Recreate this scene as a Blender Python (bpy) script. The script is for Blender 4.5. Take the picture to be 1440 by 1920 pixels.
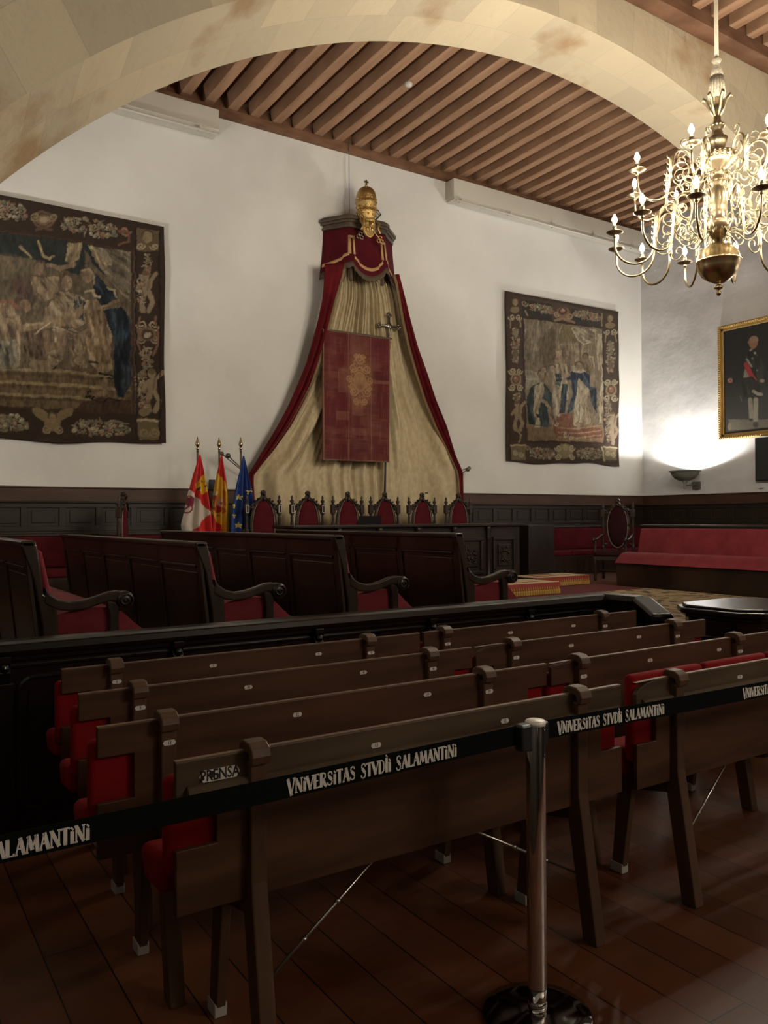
import bpy, bmesh, math, random
import numpy as np
from mathutils import Vector, Matrix
R=math.radians; PI=math.pi
sc=bpy.context.scene; COL=sc.collection
for o in list(bpy.data.objects): bpy.data.objects.remove(o)
# ------------------------------------------------------------------ camera, world, exposure
YAW,PITCH,ROLL,FPX=R(33.15),R(.475),R(.34),1505.8
EYE=Vector((0,0,1.62))
_f=Vector((math.sin(YAW)*math.cos(PITCH),math.cos(YAW)*math.cos(PITCH),math.sin(PITCH)))
_r0=Vector((math.cos(YAW),-math.sin(YAW),0)); _u0=_r0.cross(_f)
_r=_r0*math.cos(ROLL)-_u0*math.sin(ROLL); _u=_u0*math.cos(ROLL)+_r0*math.sin(ROLL)
cd=bpy.data.cameras.new('camera'); cam=bpy.data.objects.new('camera',cd); COL.objects.link(cam)
cd.sensor_fit='VERTICAL'; cd.sensor_height=36; cd.sensor_width=27; cd.lens=FPX/1920*36; cd.clip_start=.05; cd.clip_end=100
cam.matrix_world=Matrix(((_r.x,_u.x,-_f.x,EYE.x),(_r.y,_u.y,-_f.y,EYE.y),(_r.z,_u.z,-_f.z,EYE.z),(0,0,0,1)))
sc.camera=cam
w=bpy.data.worlds.new('world'); sc.world=w; w.use_nodes=True
w.node_tree.nodes['Background'].inputs[0].default_value=(1,.9,.8,1); w.node_tree.nodes['Background'].inputs[1].default_value=.02
vs=sc.view_settings; vs.view_transform='Standard'; vs.look='None'; vs.gamma=1; vs.use_curve_mapping=False; vs.exposure=0.92
SCONCE_W=150; BULB_STRENGTH=540
def at(x,y,Y):
    "where the sight line through a measured point of the wall survey meets the plane Y"
    d=_r*((x-720)/FPX)-_u*((y-960)/FPX)+_f
    return EYE+d*((Y-EYE.y)/d.y)
rnd=random.Random(7)
# ------------------------------------------------------------------ materials
def newmat(name):
    m=bpy.data.materials.new(name); m.use_nodes=True; nt=m.node_tree; b=nt.nodes['Principled BSDF']; return m,nt,b
def N(nt,t,**k):
    n=nt.nodes.new(t)
    for a,v in k.items(): setattr(n,a,v)
    return n
def mat(name,col,rough=.5,metal=0,spec=.5,sheen=0,coat=0,noise=None,bump=0,bscale=60):
    """noise=(scale_vector, second colour, detail)"""
    m,nt,b=newmat(name)
    b.inputs['Base Color'].default_value=(*col,1); b.inputs['Roughness'].default_value=rough; b.inputs['Metallic'].default_value=metal
    b.inputs['Specular IOR Level'].default_value=spec; b.inputs['Sheen Weight'].default_value=sheen; b.inputs['Coat Weight'].default_value=coat
    tc=N(nt,'ShaderNodeTexCoord')
    if noise:
        mp=N(nt,'ShaderNodeMapping'); mp.inputs['Scale'].default_value=noise[0]; nz=N(nt,'ShaderNodeTexNoise'); nz.inputs['Scale'].default_value=1; nz.inputs['Detail'].default_value=noise[2] if len(noise)>2 else 5
        nt.links.new(tc.outputs['Object'],mp.inputs[0]); nt.links.new(mp.outputs[0],nz.inputs['Vector'])
        cr=N(nt,'ShaderNodeValToRGB'); cr.color_ramp.elements[0].position=.35; cr.color_ramp.elements[1].position=.68
        cr.color_ramp.elements[0].color=(*col,1); cr.color_ramp.elements[1].color=(*noise[1],1)
        nt.links.new(nz.outputs['Fac'],cr.inputs[0]); nt.links.new(cr.outputs[0],b.inputs['Base Color'])
    if bump:
        n2=N(nt,'ShaderNodeTexNoise'); n2.inputs['Scale'].default_value=bscale; n2.inputs['Detail'].default_value=4
        bp=N(nt,'ShaderNodeBump'); bp.inputs['Strength'].default_value=bump; bp.inputs['Distance'].default_value=.02
        nt.links.new(tc.outputs['Object'],n2.inputs['Vector']); nt.links.new(n2.outputs['Fac'],bp.inputs['Height']); nt.links.new(bp.outputs[0],b.inputs['Normal'])
    return m
def attr_mat(name,rough=.9,sheen=.2,bump=.0,spec=.2):
    m,nt,b=newmat(name); a=N(nt,'ShaderNodeAttribute'); a.attribute_name='paint'
    nt.links.new(a.outputs['Color'],b.inputs['Base Color']); b.inputs['Roughness'].default_value=rough; b.inputs['Sheen Weight'].default_value=sheen; b.inputs['Specular IOR Level'].default_value=spec
    if bump:
        tc=N(nt,'ShaderNodeTexCoord'); n2=N(nt,'ShaderNodeTexNoise'); n2.inputs['Scale'].default_value=140
        bp=N(nt,'ShaderNodeBump'); bp.inputs['Strength'].default_value=bump; bp.inputs['Distance'].default_value=.01
        nt.links.new(tc.outputs['Object'],n2.inputs['Vector']); nt.links.new(n2.outputs['Fac'],bp.inputs['Height']); nt.links.new(bp.outputs[0],b.inputs['Normal'])
    return m
def emit_mat(name,col,s):
    m,nt,b=newmat(name); b.inputs['Base Color'].default_value=(*col,1); b.inputs['Emission Color'].default_value=(*col,1); b.inputs['Emission Strength'].default_value=s; return m
M={}
M['plaster']=mat('plaster',(.59,.585,.56),.9,spec=.2,noise=((.7,.7,.7),(.67,.665,.64),6),bump=.25,bscale=5)
M['plaster_rough']=mat('rough_plaster',(.52,.525,.54),.9,spec=.2,noise=((1.1,1.1,1.8),(.66,.665,.68),8),bump=.9,bscale=3)
M['choir']=mat('dark_polished_wood',(.011,.0058,.0038),.3,spec=.4,noise=((9,2,1.2),(.032,.0165,.0095),6))
M['rail']=mat('black_polished_rail',(.005,.003,.002),.25,spec=.4)
M['table']=mat('table_wood',(.007,.004,.003),.4,spec=.35,noise=((6,6,2),(.016,.008,.0055),5))
M['wains']=mat('panelling_wood',(.011,.007,.0045),.42,spec=.35,noise=((4,4,2),(.019,.012,.008),5))
M['wainband']=mat('panelling_band_wood',(.040,.018,.010),.45,spec=.3,noise=((2,2,12),(.065,.030,.017),5))
M['bench']=mat('worn_bench_wood',(.036,.0145,.0068),.5,spec=.22,noise=((1.5,9,14),(.072,.031,.015),7))
M['bench_edge']=mat('pale_bench_edge_wood',(.10,.052,.025),.5)
M['benchpost']=mat('bench_post_wood',(.050,.024,.013),.5,spec=.25,noise=((9,9,2),(.085,.043,.024),5))
M['greywood']=mat('grey_worn_wood',(.040,.025,.014),.5,spec=.22,noise=((2,10,14),(.075,.050,.030),7))
M['joist']=mat('joist_wood',(.25,.142,.085),.8,spec=.15,noise=((14,1.2,3),(.37,.225,.14),7))
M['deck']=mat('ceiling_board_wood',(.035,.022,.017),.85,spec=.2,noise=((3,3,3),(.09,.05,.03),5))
M['cornice']=mat('cornice_wood',(.12,.06,.034),.7,spec=.2,noise=((3,3,10),(.20,.105,.062),6))
M['velvet']=mat('crimson_velvet',(.055,.0025,.006),.85,spec=.15,noise=((5,5,5),(.08,.005,.010),4))
M['darkvelvet']=mat('dark_chair_velvet',(.022,.004,.006),.85,spec=.15)
M['drape']=mat('red_drape_velvet',(.075,.003,.006),.85,spec=.15,noise=((5,5,5),(.11,.006,.009),4))
M['redseat']=mat('bright_red_upholstery',(.16,.002,.003),.85,spec=.15)
M['redcarpet']=mat('red_carpet',(.085,.009,.012),.95,noise=((3,3,3),(.11,.013,.016),4),bump=.3,bscale=200)
M['duct']=mat('duct_paint',(.52,.50,.44),.6)
M['gold']=mat('gilding',(.50,.345,.135),.42,metal=1,bump=.5,bscale=45)
M['goldflat']=mat('gold_braid',(.42,.25,.11),.7,bump=.4,bscale=150)
M['brass']=mat('polished_brass',(.33,.26,.16),.33,metal=1)
M['bronze']=mat('bronze',(.42,.32,.17),.27,metal=1)
M['darkmetal']=mat('dark_metal',(.12,.115,.10),.4,metal=.6)
M['sconce']=mat('grey_green_metal',(.20,.21,.18),.6,metal=.2)
M['rope']=mat('cream_rope_cover',(.48,.42,.32),.8,bump=.5,bscale=60)
M['cream']=mat('cream_damask',(.40,.325,.195),.6,spec=.3,noise=((14,14,9),(.50,.415,.27),9))
M['fringe']=mat('dark_fringe',(.075,.05,.03),.9)
M['chrome']=mat('chrome',(.85,.82,.80),.06,metal=1)
M['steel']=mat('steel_rod',(.5,.48,.45),.3,metal=1)
M['black']=mat('black_plastic',(.008,.008,.009),.4)
M['tape']=mat('black_webbing',(.0022,.003,.0028),.9,spec=.1)
M['white']=mat('white_print',(.62,.58,.54),.8)
M['enamel']=mat('white_enamel',(.55,.52,.48),.4)
M['silver']=mat('tarnished_silver',(.25,.23,.20),.35,metal=1)
M['lightwood']=mat('pale_tag',(.30,.27,.24),.7)
M['bulb']=emit_mat('lit_bulb',(1,.89,.71),BULB_STRENGTH)
M['paint']=attr_mat('woven_picture',.95,.1,.5)
M['canvas']=attr_mat('oil_canvas',.55,0,.0,.4)
M['flag']=attr_mat('flag_cloth',.8,.15)
M['embroid']=attr_mat('worn_velvet_cloth',.9,.4,.3)
# floor: long boards running towards the dais
m,nt,b=newmat('floorboards'); M['floor']=m
tc=N(nt,'ShaderNodeTexCoord'); mp=N(nt,'ShaderNodeMapping'); mp.inputs['Rotation'].default_value=(0,0,PI/2)
br=N(nt,'ShaderNodeTexBrick'); br.inputs['Scale'].default_value=1; br.inputs['Brick Width'].default_value=3.2; br.inputs['Row Height'].default_value=.19; br.inputs['Mortar Size'].default_value=.003
br.inputs['Color1'].default_value=(.095,.030,.012,1); br.inputs['Color2'].default_value=(.14,.048,.02,1); br.inputs['Mortar'].default_value=(.008,.004,.003,1)
nz=N(nt,'ShaderNodeTexNoise'); nz.inputs['Scale'].default_value=2.5; nz.inputs['Detail'].default_value=7
mx=N(nt,'ShaderNodeMix',data_type='RGBA',blend_type='MULTIPLY'); mx.inputs[0].default_value=.5
nt.links.new(tc.outputs['Object'],mp.inputs[0]); nt.links.new(mp.outputs[0],br.inputs[0]); nt.links.new(tc.outputs['Object'],nz.inputs['Vector'])
nt.links.new(br.outputs['Color'],mx.inputs[6]); nt.links.new(nz.outputs['Color'],mx.inputs[7]); nt.links.new(mx.outputs[2],b.inputs['Base Color']); b.inputs['Roughness'].default_value=.42; b.inputs['Specular IOR Level'].default_value=.3
# stone arch blocks
m,nt,b=newmat('arch_stone'); M['stone']=m
tc=N(nt,'ShaderNodeTexCoord'); uvn=N(nt,'ShaderNodeUVMap')
br=N(nt,'ShaderNodeTexBrick'); br.inputs['Scale'].default_value=1; br.inputs['Brick Width'].default_value=.52; br.inputs['Row Height'].default_value=.62; br.inputs['Mortar Size'].default_value=.004; br.inputs['Mortar Smooth'].default_value=.6
br.inputs['Color1'].default_value=(.50,.425,.295,1); br.inputs['Color2'].default_value=(.40,.345,.25,1); br.inputs['Mortar'].default_value=(.37,.32,.235,1)
nt.links.new(uvn.outputs[0],br.inputs[0])
nz=N(nt,'ShaderNodeTexNoise'); nz.inputs['Scale'].default_value=1.3; nz.inputs['Detail'].default_value=9; nt.links.new(tc.outputs['Object'],nz.inputs['Vector'])
cr=N(nt,'ShaderNodeValToRGB'); e=cr.color_ramp.elements; e[0].position=.30; e[0].color=(.62,.40,.22,1); e[1].position=.45; e[1].color=(1,1,1,1)
nt.links.new(nz.outputs['Fac'],cr.inputs[0])
mx=N(nt,'ShaderNodeMix',data_type='RGBA',blend_type='MULTIPLY'); mx.inputs[0].default_value=.7
nt.links.new(br.outputs['Color'],mx.inputs[6]); nt.links.new(cr.outputs[0],mx.inputs[7]); nt.links.new(mx.outputs[2],b.inputs['Base Color']); b.inputs['Roughness'].default_value=.9
n2=N(nt,'ShaderNodeTexNoise'); n2.inputs['Scale'].default_value=7; n2.inputs['Detail'].default_value=6; bp=N(nt,'ShaderNodeBump'); bp.inputs['Strength'].default_value=.5; bp.inputs['Distance'].default_value=.03
nt.links.new(tc.outputs['Object'],n2.inputs['Vector']); nt.links.new(n2.outputs['Fac'],bp.inputs['Height']); nt.links.new(bp.outputs[0],b.inputs['Normal'])
# patterned rug
m,nt,b=newmat('patterned_rug'); M['rug']=m
tc=N(nt,'ShaderNodeTexCoord'); vo=N(nt,'ShaderNodeTexVoronoi'); vo.inputs['Scale'].default_value=5; nz=N(nt,'ShaderNodeTexNoise'); nz.inputs['Scale'].default_value=6; nz.inputs['Detail'].default_value=8
cr=N(nt,'ShaderNodeValToRGB'); e=cr.color_ramp.elements; e[0].position=.42; e[0].color=(.05,.04,.03,1); e[1].position=.5; e[1].color=(.30,.215,.11,1)
nt.links.new(tc.outputs['Object'],nz.inputs['Vector']); nt.links.new(nz.outputs['Fac'],cr.inputs[0]); nt.links.new(cr.outputs[0],b.inputs['Base Color']); b.inputs['Roughness'].default_value=.95
# ------------------------------------------------------------------ mesh helpers
class MB:
    def __init__(s): s.v=[]; s.f=[]
    def add(s,vs,fs):
        k=len(s.v); s.v+=[tuple(v) for v in vs]; s.f+=[tuple(i+k for i in f) for f in fs]; return s
    def box(s,x0,x1,y0,y1,z0,z1):
        return s.add([(x0,y0,z0),(x1,y0,z0),(x1,y1,z0),(x0,y1,z0),(x0,y0,z1),(x1,y0,z1),(x1,y1,z1),(x0,y1,z1)],[(0,3,2,1),(4,5,6,7),(0,1,5,4),(1,2,6,5),(2,3,7,6),(3,0,4,7)])
    def hexa(s,b,t): # 4 bottom points ccw, 4 top points
        return s.add(list(b)+list(t),[(0,3,2,1),(4,5,6,7),(0,1,5,4),(1,2,6,5),(2,3,7,6),(3,0,4,7)])
    def prism(s,poly,a0,a1,ax='Y'):
        "extrude a 2-D outline along an axis; outline coords are the two other axes in order"
        n=len(poly)
        def P(p,a): return (a,p[0],p[1]) if ax=='X' else ((p[0],a,p[1]) if ax=='Y' else (p[0],p[1],a))
        return s.add([P(p,a0) for p in poly]+[P(p,a1) for p in poly],[tuple(range(n)),tuple(range(2*n-1,n-1,-1))]+[(i,i+n,(i+1)%n+n,(i+1)%n) for i in range(n)])
    def tube(s,pts,r,n=8,cap=True):
        pts=[Vector(p) for p in pts]; rs=r if isinstance(r,(list,tuple)) else [r]*len(pts)
        vs=[];fs=[]; up=None
        for i,p in enumerate(pts):
            t=(pts[min(i+1,len(pts)-1)]-pts[max(i-1,0)]).normalized()
            if up is None: up=Vector((0,0,1)) if abs(t.z)<.9 else Vector((1,0,0))
            a=t.cross(up).normalized(); up=a.cross(t).normalized(); b=up
            for k in range(n):
                q=2*PI*k/n; vs.append(p+(a*math.cos(q)+b*math.sin(q))*rs[i])
        for i in range(len(pts)-1):
            for k in range(n): fs.append((i*n+k,i*n+(k+1)%n,(i+1)*n+(k+1)%n,(i+1)*n+k))
        if cap: fs+= [tuple(range(n-1,-1,-1)),tuple(range(len(pts)*n-n,len(pts)*n))]
        return s.add(vs,fs)
    def lathe(s,prof,n=16,o=(0,0,0),sx=1,sy=1,ax='Z'):
        vs=[];fs=[]
        for (r,z) in prof:
            for k in range(n):
                q=2*PI*k/n; x,y=max(r,1e-4)*math.cos(q)*sx,max(r,1e-4)*math.sin(q)*sy
                vs.append((o[0]+x,o[1]+y,o[2]+z) if ax=='Z' else ((o[0]+x,o[1]+z,o[2]+y) if ax=='Y' else (o[0]+z,o[1]+x,o[2]+y)))
        m=len(prof)
        for i in range(m-1):
            for k in range(n): fs.append((i*n+k,i*n+(k+1)%n,(i+1)*n+(k+1)%n,(i+1)*n+k))
        fs+=[tuple(range(n-1,-1,-1)),tuple(range(m*n-n,m*n))]
        return s.add(vs,fs)
    def ball(s,o,r,n=10,m=7,sz=1):
        return s.lathe([(r*math.sin(PI*i/m),-r*sz*math.cos(PI*i/m)) for i in range(m+1)],n,o)
    def grid(s,fn,nu,nv):
        vs=[fn(i/nu,j/nv) for j in range(nv+1) for i in range(nu+1)]
        fs=[(j*(nu+1)+i,j*(nu+1)+i+1,(j+1)*(nu+1)+i+1,(j+1)*(nu+1)+i) for j in range(nv) for i in range(nu)]
        return s.add(vs,fs)
    def build(s,name,mt,parent=None,loc=(0,0,0),smooth=False,bevel=0,solid=0,seg=2,sub=0,rot=None):
        me=bpy.data.meshes.new(name); me.from_pydata([tuple(v) for v in s.v],[],s.f); me.validate()
        bm=bmesh.new(); bm.from_mesh(me); 
        if not solid: bmesh.ops.recalc_face_normals(bm,faces=bm.faces)
        bm.to_mesh(me); bm.free()
        o=bpy.data.objects.new(name,me); COL.objects.link(o); o.location=loc
        if rot: o.rotation_euler=rot
        me.materials.append(M[mt] if isinstance(mt,str) else mt)
        if solid:
            md=o.modifiers.new('thickness','SOLIDIFY'); md.thickness=solid; md.offset=0
        if bevel:
            md=o.modifiers.new('bevel','BEVEL'); md.width=bevel; md.segments=seg; md.limit_method='ANGLE'; md.angle_limit=R(35)
        if sub:
            md=o.modifiers.new('sub','SUBSURF'); md.levels=sub; md.render_levels=sub
        if smooth:
            for p in me.polygons: p.use_smooth=True
        elif bevel:
            for p in me.polygons: p.use_smooth=False
        if parent: o.parent=parent
        return o
def empty(name,label,cat,loc=(0,0,0),rz=0,group=None):
    o=bpy.data.objects.new(name,None); COL.objects.link(o); o.location=loc; o.rotation_euler=(0,0,rz); o.empty_display_size=.1
    return tag(o,label,cat,group)
def tag(o,label,cat,group=None):
    o['label']=label; o['category']=cat
    if group: o['group']=group
    return o
def struct(o): o['kind']='structure'; return o
def paint(o,fn):
    "store a woven / printed picture in the cloth itself; fn takes arrays of local coordinates"
    me=o.data; n=len(me.vertices); co=np.empty(n*3,'f'); me.vertices.foreach_get('co',co); co=co.reshape(-1,3)
    c=np.clip(fn(co),0,1); a=me.color_attributes.new('paint','FLOAT_COLOR','POINT')
    a.data.foreach_set('color',np.c_[c,np.ones(n)].astype('f').ravel())
    return o
def copy_tree(o,parent=None,keep=True):
    c=o.copy(); COL.objects.link(c); c.parent=parent
    for ch in list(o.children): copy_tree(ch,c)
    return c
def text_mesh(s,size,font=None):
    cu=bpy.data.curves.new('t','FONT'); cu.body=s; cu.size=size; cu.align_x='CENTER'; cu.align_y='CENTER'; cu.extrude=.0004; cu.resolution_u=2; cu.offset=size*.018
    ob=bpy.data.objects.new('t',cu); COL.objects.link(ob); bpy.context.view_layer.update()
    me=bpy.data.meshes.new_from_object(ob.evaluated_get(bpy.context.evaluated_depsgraph_get()))
    vs=[tuple(v.co) for v in me.vertices]; fs=[tuple(p.vertices) for p in me.polygons]
    bpy.data.objects.remove(ob); bpy.data.curves.remove(cu); bpy.data.meshes.remove(me)
    return vs,fs
# ------------------------------------------------------------------ the room
XL,XR,YB,YF,ZC=-1.0,14.825,12.0,-7.5,7.975
DZ=.5
YN,YA=6.57,7.42
struct(MB().box(XL-.2,XR+.2,YF-.2,YB+.2,-.1,0).build('floor','floor'))
struct(MB().box(XL,XR,4.66,YB,0,DZ).build('floor_dais','floor'))
struct(MB().box(XL-.2,XR+.2,YB,YB+.2,0,8.6).build('wall_back','plaster'))
struct(MB().box(XR,XR+.2,YF,YB,0,8.6).build('wall_right','plaster_rough'))
struct(MB().box(XL-.2,XL,YF,YB,0,8.6).build('wall_left','plaster'))
struct(MB().box(XL-.2,XR+.2,YF-.2,YF,0,8.6).build('wall_front','plaster'))
struct(MB().box(XL,XR,YF,YF+.05,0,2.6).build('trim_7','wains'))  # unseen panelling in these trims, added to darken chrome reflections and foreground
struct(MB().box(XL,XL+.05,YF,YA,0,2.2).build('trim_8','wains'))
struct(MB().box(XR-.05,XR,YF,YN,0,2.2).build('trim_9','wains'))
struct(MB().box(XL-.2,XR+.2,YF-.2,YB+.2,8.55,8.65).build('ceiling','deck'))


def arcz(X,near):
    cx,cz,r=(7.211,-1.386,8.769) if near else (7.575,-1.63,8.97)
    return cz+math.sqrt(max(r*r-(X-cx)**2,0.0))
bm=bmesh.new(); uvl=bm.loops.layers.uv.new('UVMap')
NS=96; xs=[]
for i in range(NS+1):
    a=PI-R(21)-(PI-R(21)-R(29.6))*i/NS; xs.append(min(max(7.211+8.769*math.cos(a),XL),XR))
xs[0]=XL; xs[-1]=XR
rows=[]
for i,X in enumerate(xs):
    s=math.acos(max(-1,min(1,(X-7.211)/8.769)))*8.769
    zn,zf=arcz(X,1),arcz(X,0)
    rows.append((bm.verts.new((X,YN,zn)),bm.verts.new((X,YA,zf)),bm.verts.new((X,YN,8.58)),bm.verts.new((X,YA,8.58)),s,zn,zf))
for a,b_ in zip(rows,rows[1:]):
    def q(vv,uv):
        f=bm.faces.new(vv)
        for l,t in zip(f.loops,uv): l[uvl].uv=t
        f.smooth=True
    q((a[0],b_[0],b_[1],a[1]),((a[4],0),(b_[4],0),(b_[4],.85*1.4),(a[4],.85*1.4)))
    pol=lambda X,z:(math.atan2(z+1.386,X-7.211)*7.2,(math.hypot(X-7.211,z+1.386)-8.769)*.9+.1)
    q((a[2],b_[2],b_[0],a[0]),(pol(a[0].co.x,8.45),pol(b_[0].co.x,8.45),pol(b_[0].co.x,b_[5]),pol(a[0].co.x,a[5])))
    q((a[1],b_[1],b_[3],a[3]),((a[0].co.x,a[6]),(b_[0].co.x,b_[6]),(b_[0].co.x,8.45),(a[0].co.x,8.45)))
me=bpy.data.meshes.new('wall_arch'); bm.to_mesh(me); bm.free(); me.materials.append(M['stone'])
o=bpy.data.objects.new('wall_arch',me); COL.objects.link(o); struct(o)
es=o.modifiers.new('edges','EDGE_SPLIT'); es.split_angle=R(40)
# wall plates (cornice beams) and joists
struct(MB().box(XL,XR,YB-.12,YB,ZC,8.098).box(XL,XR,YB-.05,YB,8.09,8.55).build('trim_1','cornice'))
struct(MB().box(XL,XR,YN-.24,YN,ZC-.02,8.54).build('trim_2','cornice',bevel=.01))
struct(MB().box(XL,XR,YA,YA+.12,ZC,8.54).build('trim_3','cornice',bevel=.01))
jf=MB().box(-.08,.08,YA+.125,YB-.055,8.10,8.549).build('ceiling_joist','joist',bevel=.008)
tag(jf,'heavy brown ceiling joist running from back wall to stone arch','joist','ceiling joists beyond the arch')
k=0
for i in range(-6,26):
    X=4.94+.387*i
    if k==0: o=jf
    else: o=jf.copy(); COL.objects.link(o)
    o.location=(X,0,0); k+=1
jn=MB().box(-.08,.08,YF+.05,YN-.245,8.10,8.54).build('ceiling_joist','joist',bevel=.008)
tag(jn,'brown ceiling joist on the near side of the stone arch','joist','ceiling joists before the arch')
for i in range(0,22):
    o=jn if i==0 else jn.copy()
    if i: COL.objects.link(o)
    o.location=(6.6+.387*i,0,0)
# smoke detector on the joist
p=at(766,158,9.7); s=8.16
q=EYE+(p-EYE)*((8.07-1.62)/(p.z-1.62))
o=MB().lathe([(.03,.03),(.055,.03),(.06,.0),(.05,-.025),(.02,-.035),(0,-.036)],16).build('smoke_detector','enamel',loc=(q.x,q.y,8.068),smooth=True)
tag(o,'small round white smoke detector under a ceiling joist','detector')
# wainscot
def wains(name,L,fn,pitch,start):
    m=MB()
    def bx(a0,a1,d0,d1,z0,z1): 
        c=[fn(a0,d0),fn(a1,d0),fn(a1,d1),fn(a0,d1)]
        m.hexa([(x,y,z0) for x,y in c],[(x,y,z1) for x,y in c])
    bx(0,L,0,.03,DZ,1.89)
    a=start
    while a<L: bx(a,min(a+.09,L),.0,.05,1.5,1.84); a+=pitch
    bx(0,L,0,.052,1.80,1.872); bx(0,L,0,.052,1.47,1.545); bx(0,L,0,.075,1.435,1.47)
    bx(0,L,0,.085,1.868,1.892)
    a=start+.09
    while a<L-pitch:
        bx(a+.05,a+pitch-.14,0,.04,1.585,1.76); a+=pitch
    o=struct(m.build(name,'wains',bevel=.006)); 
    m2=MB(); c=[fn(0,0),fn(L,0),fn(L,.05),fn(0,.05)]
    m2.hexa([(x,y,1.892) for x,y in c],[(x,y,2.075) for x,y in c])
    c=[fn(0,0),fn(L,0),fn(L,.065),fn(0,.065)]
    m2.hexa([(x,y,2.075) for x,y in c],[(x,y,2.1) for x,y in c])
    return struct(m2.build(name,'wainband',bevel=.005))
wains('trim_4',XR-XL,lambda a,d:(XL+a,YB-d),.5,.35)
wains('trim_5',YB-YN,lambda a,d:(XR-d,YB-a),.5,.2)
wains('trim_6',YB-YA,lambda a,d:(XL+d,YB-a),.5,.2)
# rugs on the dais
o=MB().box(5.06,10.28,8.25,YB-.76,DZ,DZ+.012).build('carpet','redcarpet'); tag(o,'plain red carpet around the presidential table on the dais','carpet')
o=MB().box(5.06,10.28,4.72,8.245,DZ,DZ+.014).build('rug','rug'); tag(o,'tan rug with dark scattered pattern in the central passage','rug')
# ------------------------------------------------------------------ sconces (bronze bowls throwing light up the side walls)
def sconce(X,Y,z,sgn,label,power=1.0):
    t=empty('wall_sconce',label,'wall lamp',(X,Y,z),0 if sgn>0 else PI)
    # bowl centre at local origin; wall is towards +x
    prof=[(.02,-.36),(.035,-.34),(.015,-.32),(.03,-.295),(.02,-.27),(.035,-.23),(.06,-.20),(.05,-.19),(.13,-.175),(.21,-.13),(.265,-.07),(.285,-.01),(.30,0),(.325,.006),(.325,.02),(.29,.02),(.275,-.01),(.25,-.06),(.19,-.115),(.1,-.15),(0,-.155)]
    MB().lathe(prof,32).build('bowl','sconce',t,smooth=True)
    m=MB(); m.box(.345,.425,-.075,.075,-.36,-.20); m.tube([(.02,0,-.28),(.2,0,-.275),(.35,0,-.28)],.014); m.tube([(.12,0,-.275),(.16,0,-.23),(.22,0,-.22),(.26,0,-.25),(.23,0,-.27)],.01)
    m.build('bracket','darkmetal',t,bevel=.005)
    MB().box(-.325-.03,-.30,-.02,.02,-.005,.012).build('lug','sconce',t)
    MB().ball((0,0,-.135),.012,8,6).build('lamp_bulb','bulbw',t)
    l=bpy.data.lights.new('sconce_light','POINT'); l.energy=SCONCE_W*power; l.color=(1,.94,.87); l.shadow_soft_size=.035
    lo=bpy.data.objects.new('sconce_light',l); COL.objects.link(lo); lo.parent=t; lo.location=(0,0,-.095)
    return t
M['bulbw']=emit_mat('lamp_bulb_glow',(1,.95,.85),20)
sconce(14.4,10.575,2.56,1,'grey green metal bowl wall lamp glowing upward beside the framed portrait')
for Y,w_ in ((6.9,'under the springing of the arch'),(2.6,'opposite the lecture benches')): sconce(14.4,Y,2.56,1,'added unseen bowl lamp on the right wall '+w_,1.7)  # out-of-view lamps, added to brighten back wall and foreground
for Y,w_ in ((9.3,'beyond the arch'),(2.6,'beside the lecture benches')): sconce(-.575,Y,2.56,-1,'added unseen bowl lamp on the left wall '+w_,1.7 if Y>5 else .4)  # added out of view as extra light from the left side
# ------------------------------------------------------------------ lighting boxes high on the back wall
def duct(x0,x1,z0,z1,label,ex):
    t=empty('lighting_trunk',label,'ceiling trunking',(x0,YB,z0))
    L=x1-x0;H=z1-z0
    MB().box(0,L,-.27,0,.045,H).build('casing','duct',t,bevel=.006)
    MB().box(.02,L,-.25,-.02,0,.045).build('underside_tray','duct',t)
    m=MB(); m.tube([(ex,-.34,-.06),(L-.03,-.34,-.06)],.020,10); m.build('tube_rail','enamel',t,smooth=True)
    m=MB(); 
    for k in range(int(L/1.2)+1): m.box(ex+.12+k*1.2,ex+.16+k*1.2,-.35,-.24,-.06,.01)
    m.build('hanger','duct',t)
duct(9.26,14.8,7.57,7.955,'long white box trunking under the ceiling right of the canopy',.0)
duct(-.9,4.66,7.60,7.96,'white box trunking high on the back wall partly behind the arch',.3)
# ------------------------------------------------------------------ painter for woven / painted cloth
def homog(src,dst):
    A=[];B=[]
    for (u,v),(x,y) in zip(src,dst):
        A+= [[u,v,1,0,0,0,-u*x,-v*x],[0,0,0,u,v,1,-u*y,-v*y]]; B+=[x,y]
    h=np.linalg.solve(np.array(A,float),np.array(B,float)); h=np.append(h,1).reshape(3,3)
    def f(u,v):
        w_=h[2,0]*u+h[2,1]*v+1
        return (h[0,0]*u+h[0,1]*v+h[0,2])/w_,(h[1,0]*u+h[1,1]*v+h[1,2])/w_
    return f
def vnoise(x,y,seed=0):
    xi=np.floor(x).astype(np.int64); yi=np.floor(y).astype(np.int64); fx=x-xi; fy=y-yi
    def h(a,b): 
        n=(a*374761393+b*668265263+seed*1442695041)&0x7fffffff; n=((n^(n>>13))*1274126177)&0x7fffffff; return (n&0xffff)/65535.
    fx=fx*fx*(3-2*fx); fy=fy*fy*(3-2*fy)
    return (h(xi,yi)*(1-fx)+h(xi+1,yi)*fx)*(1-fy)+(h(xi,yi+1)*(1-fx)+h(xi+1,yi+1)*fx)*fy
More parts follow.
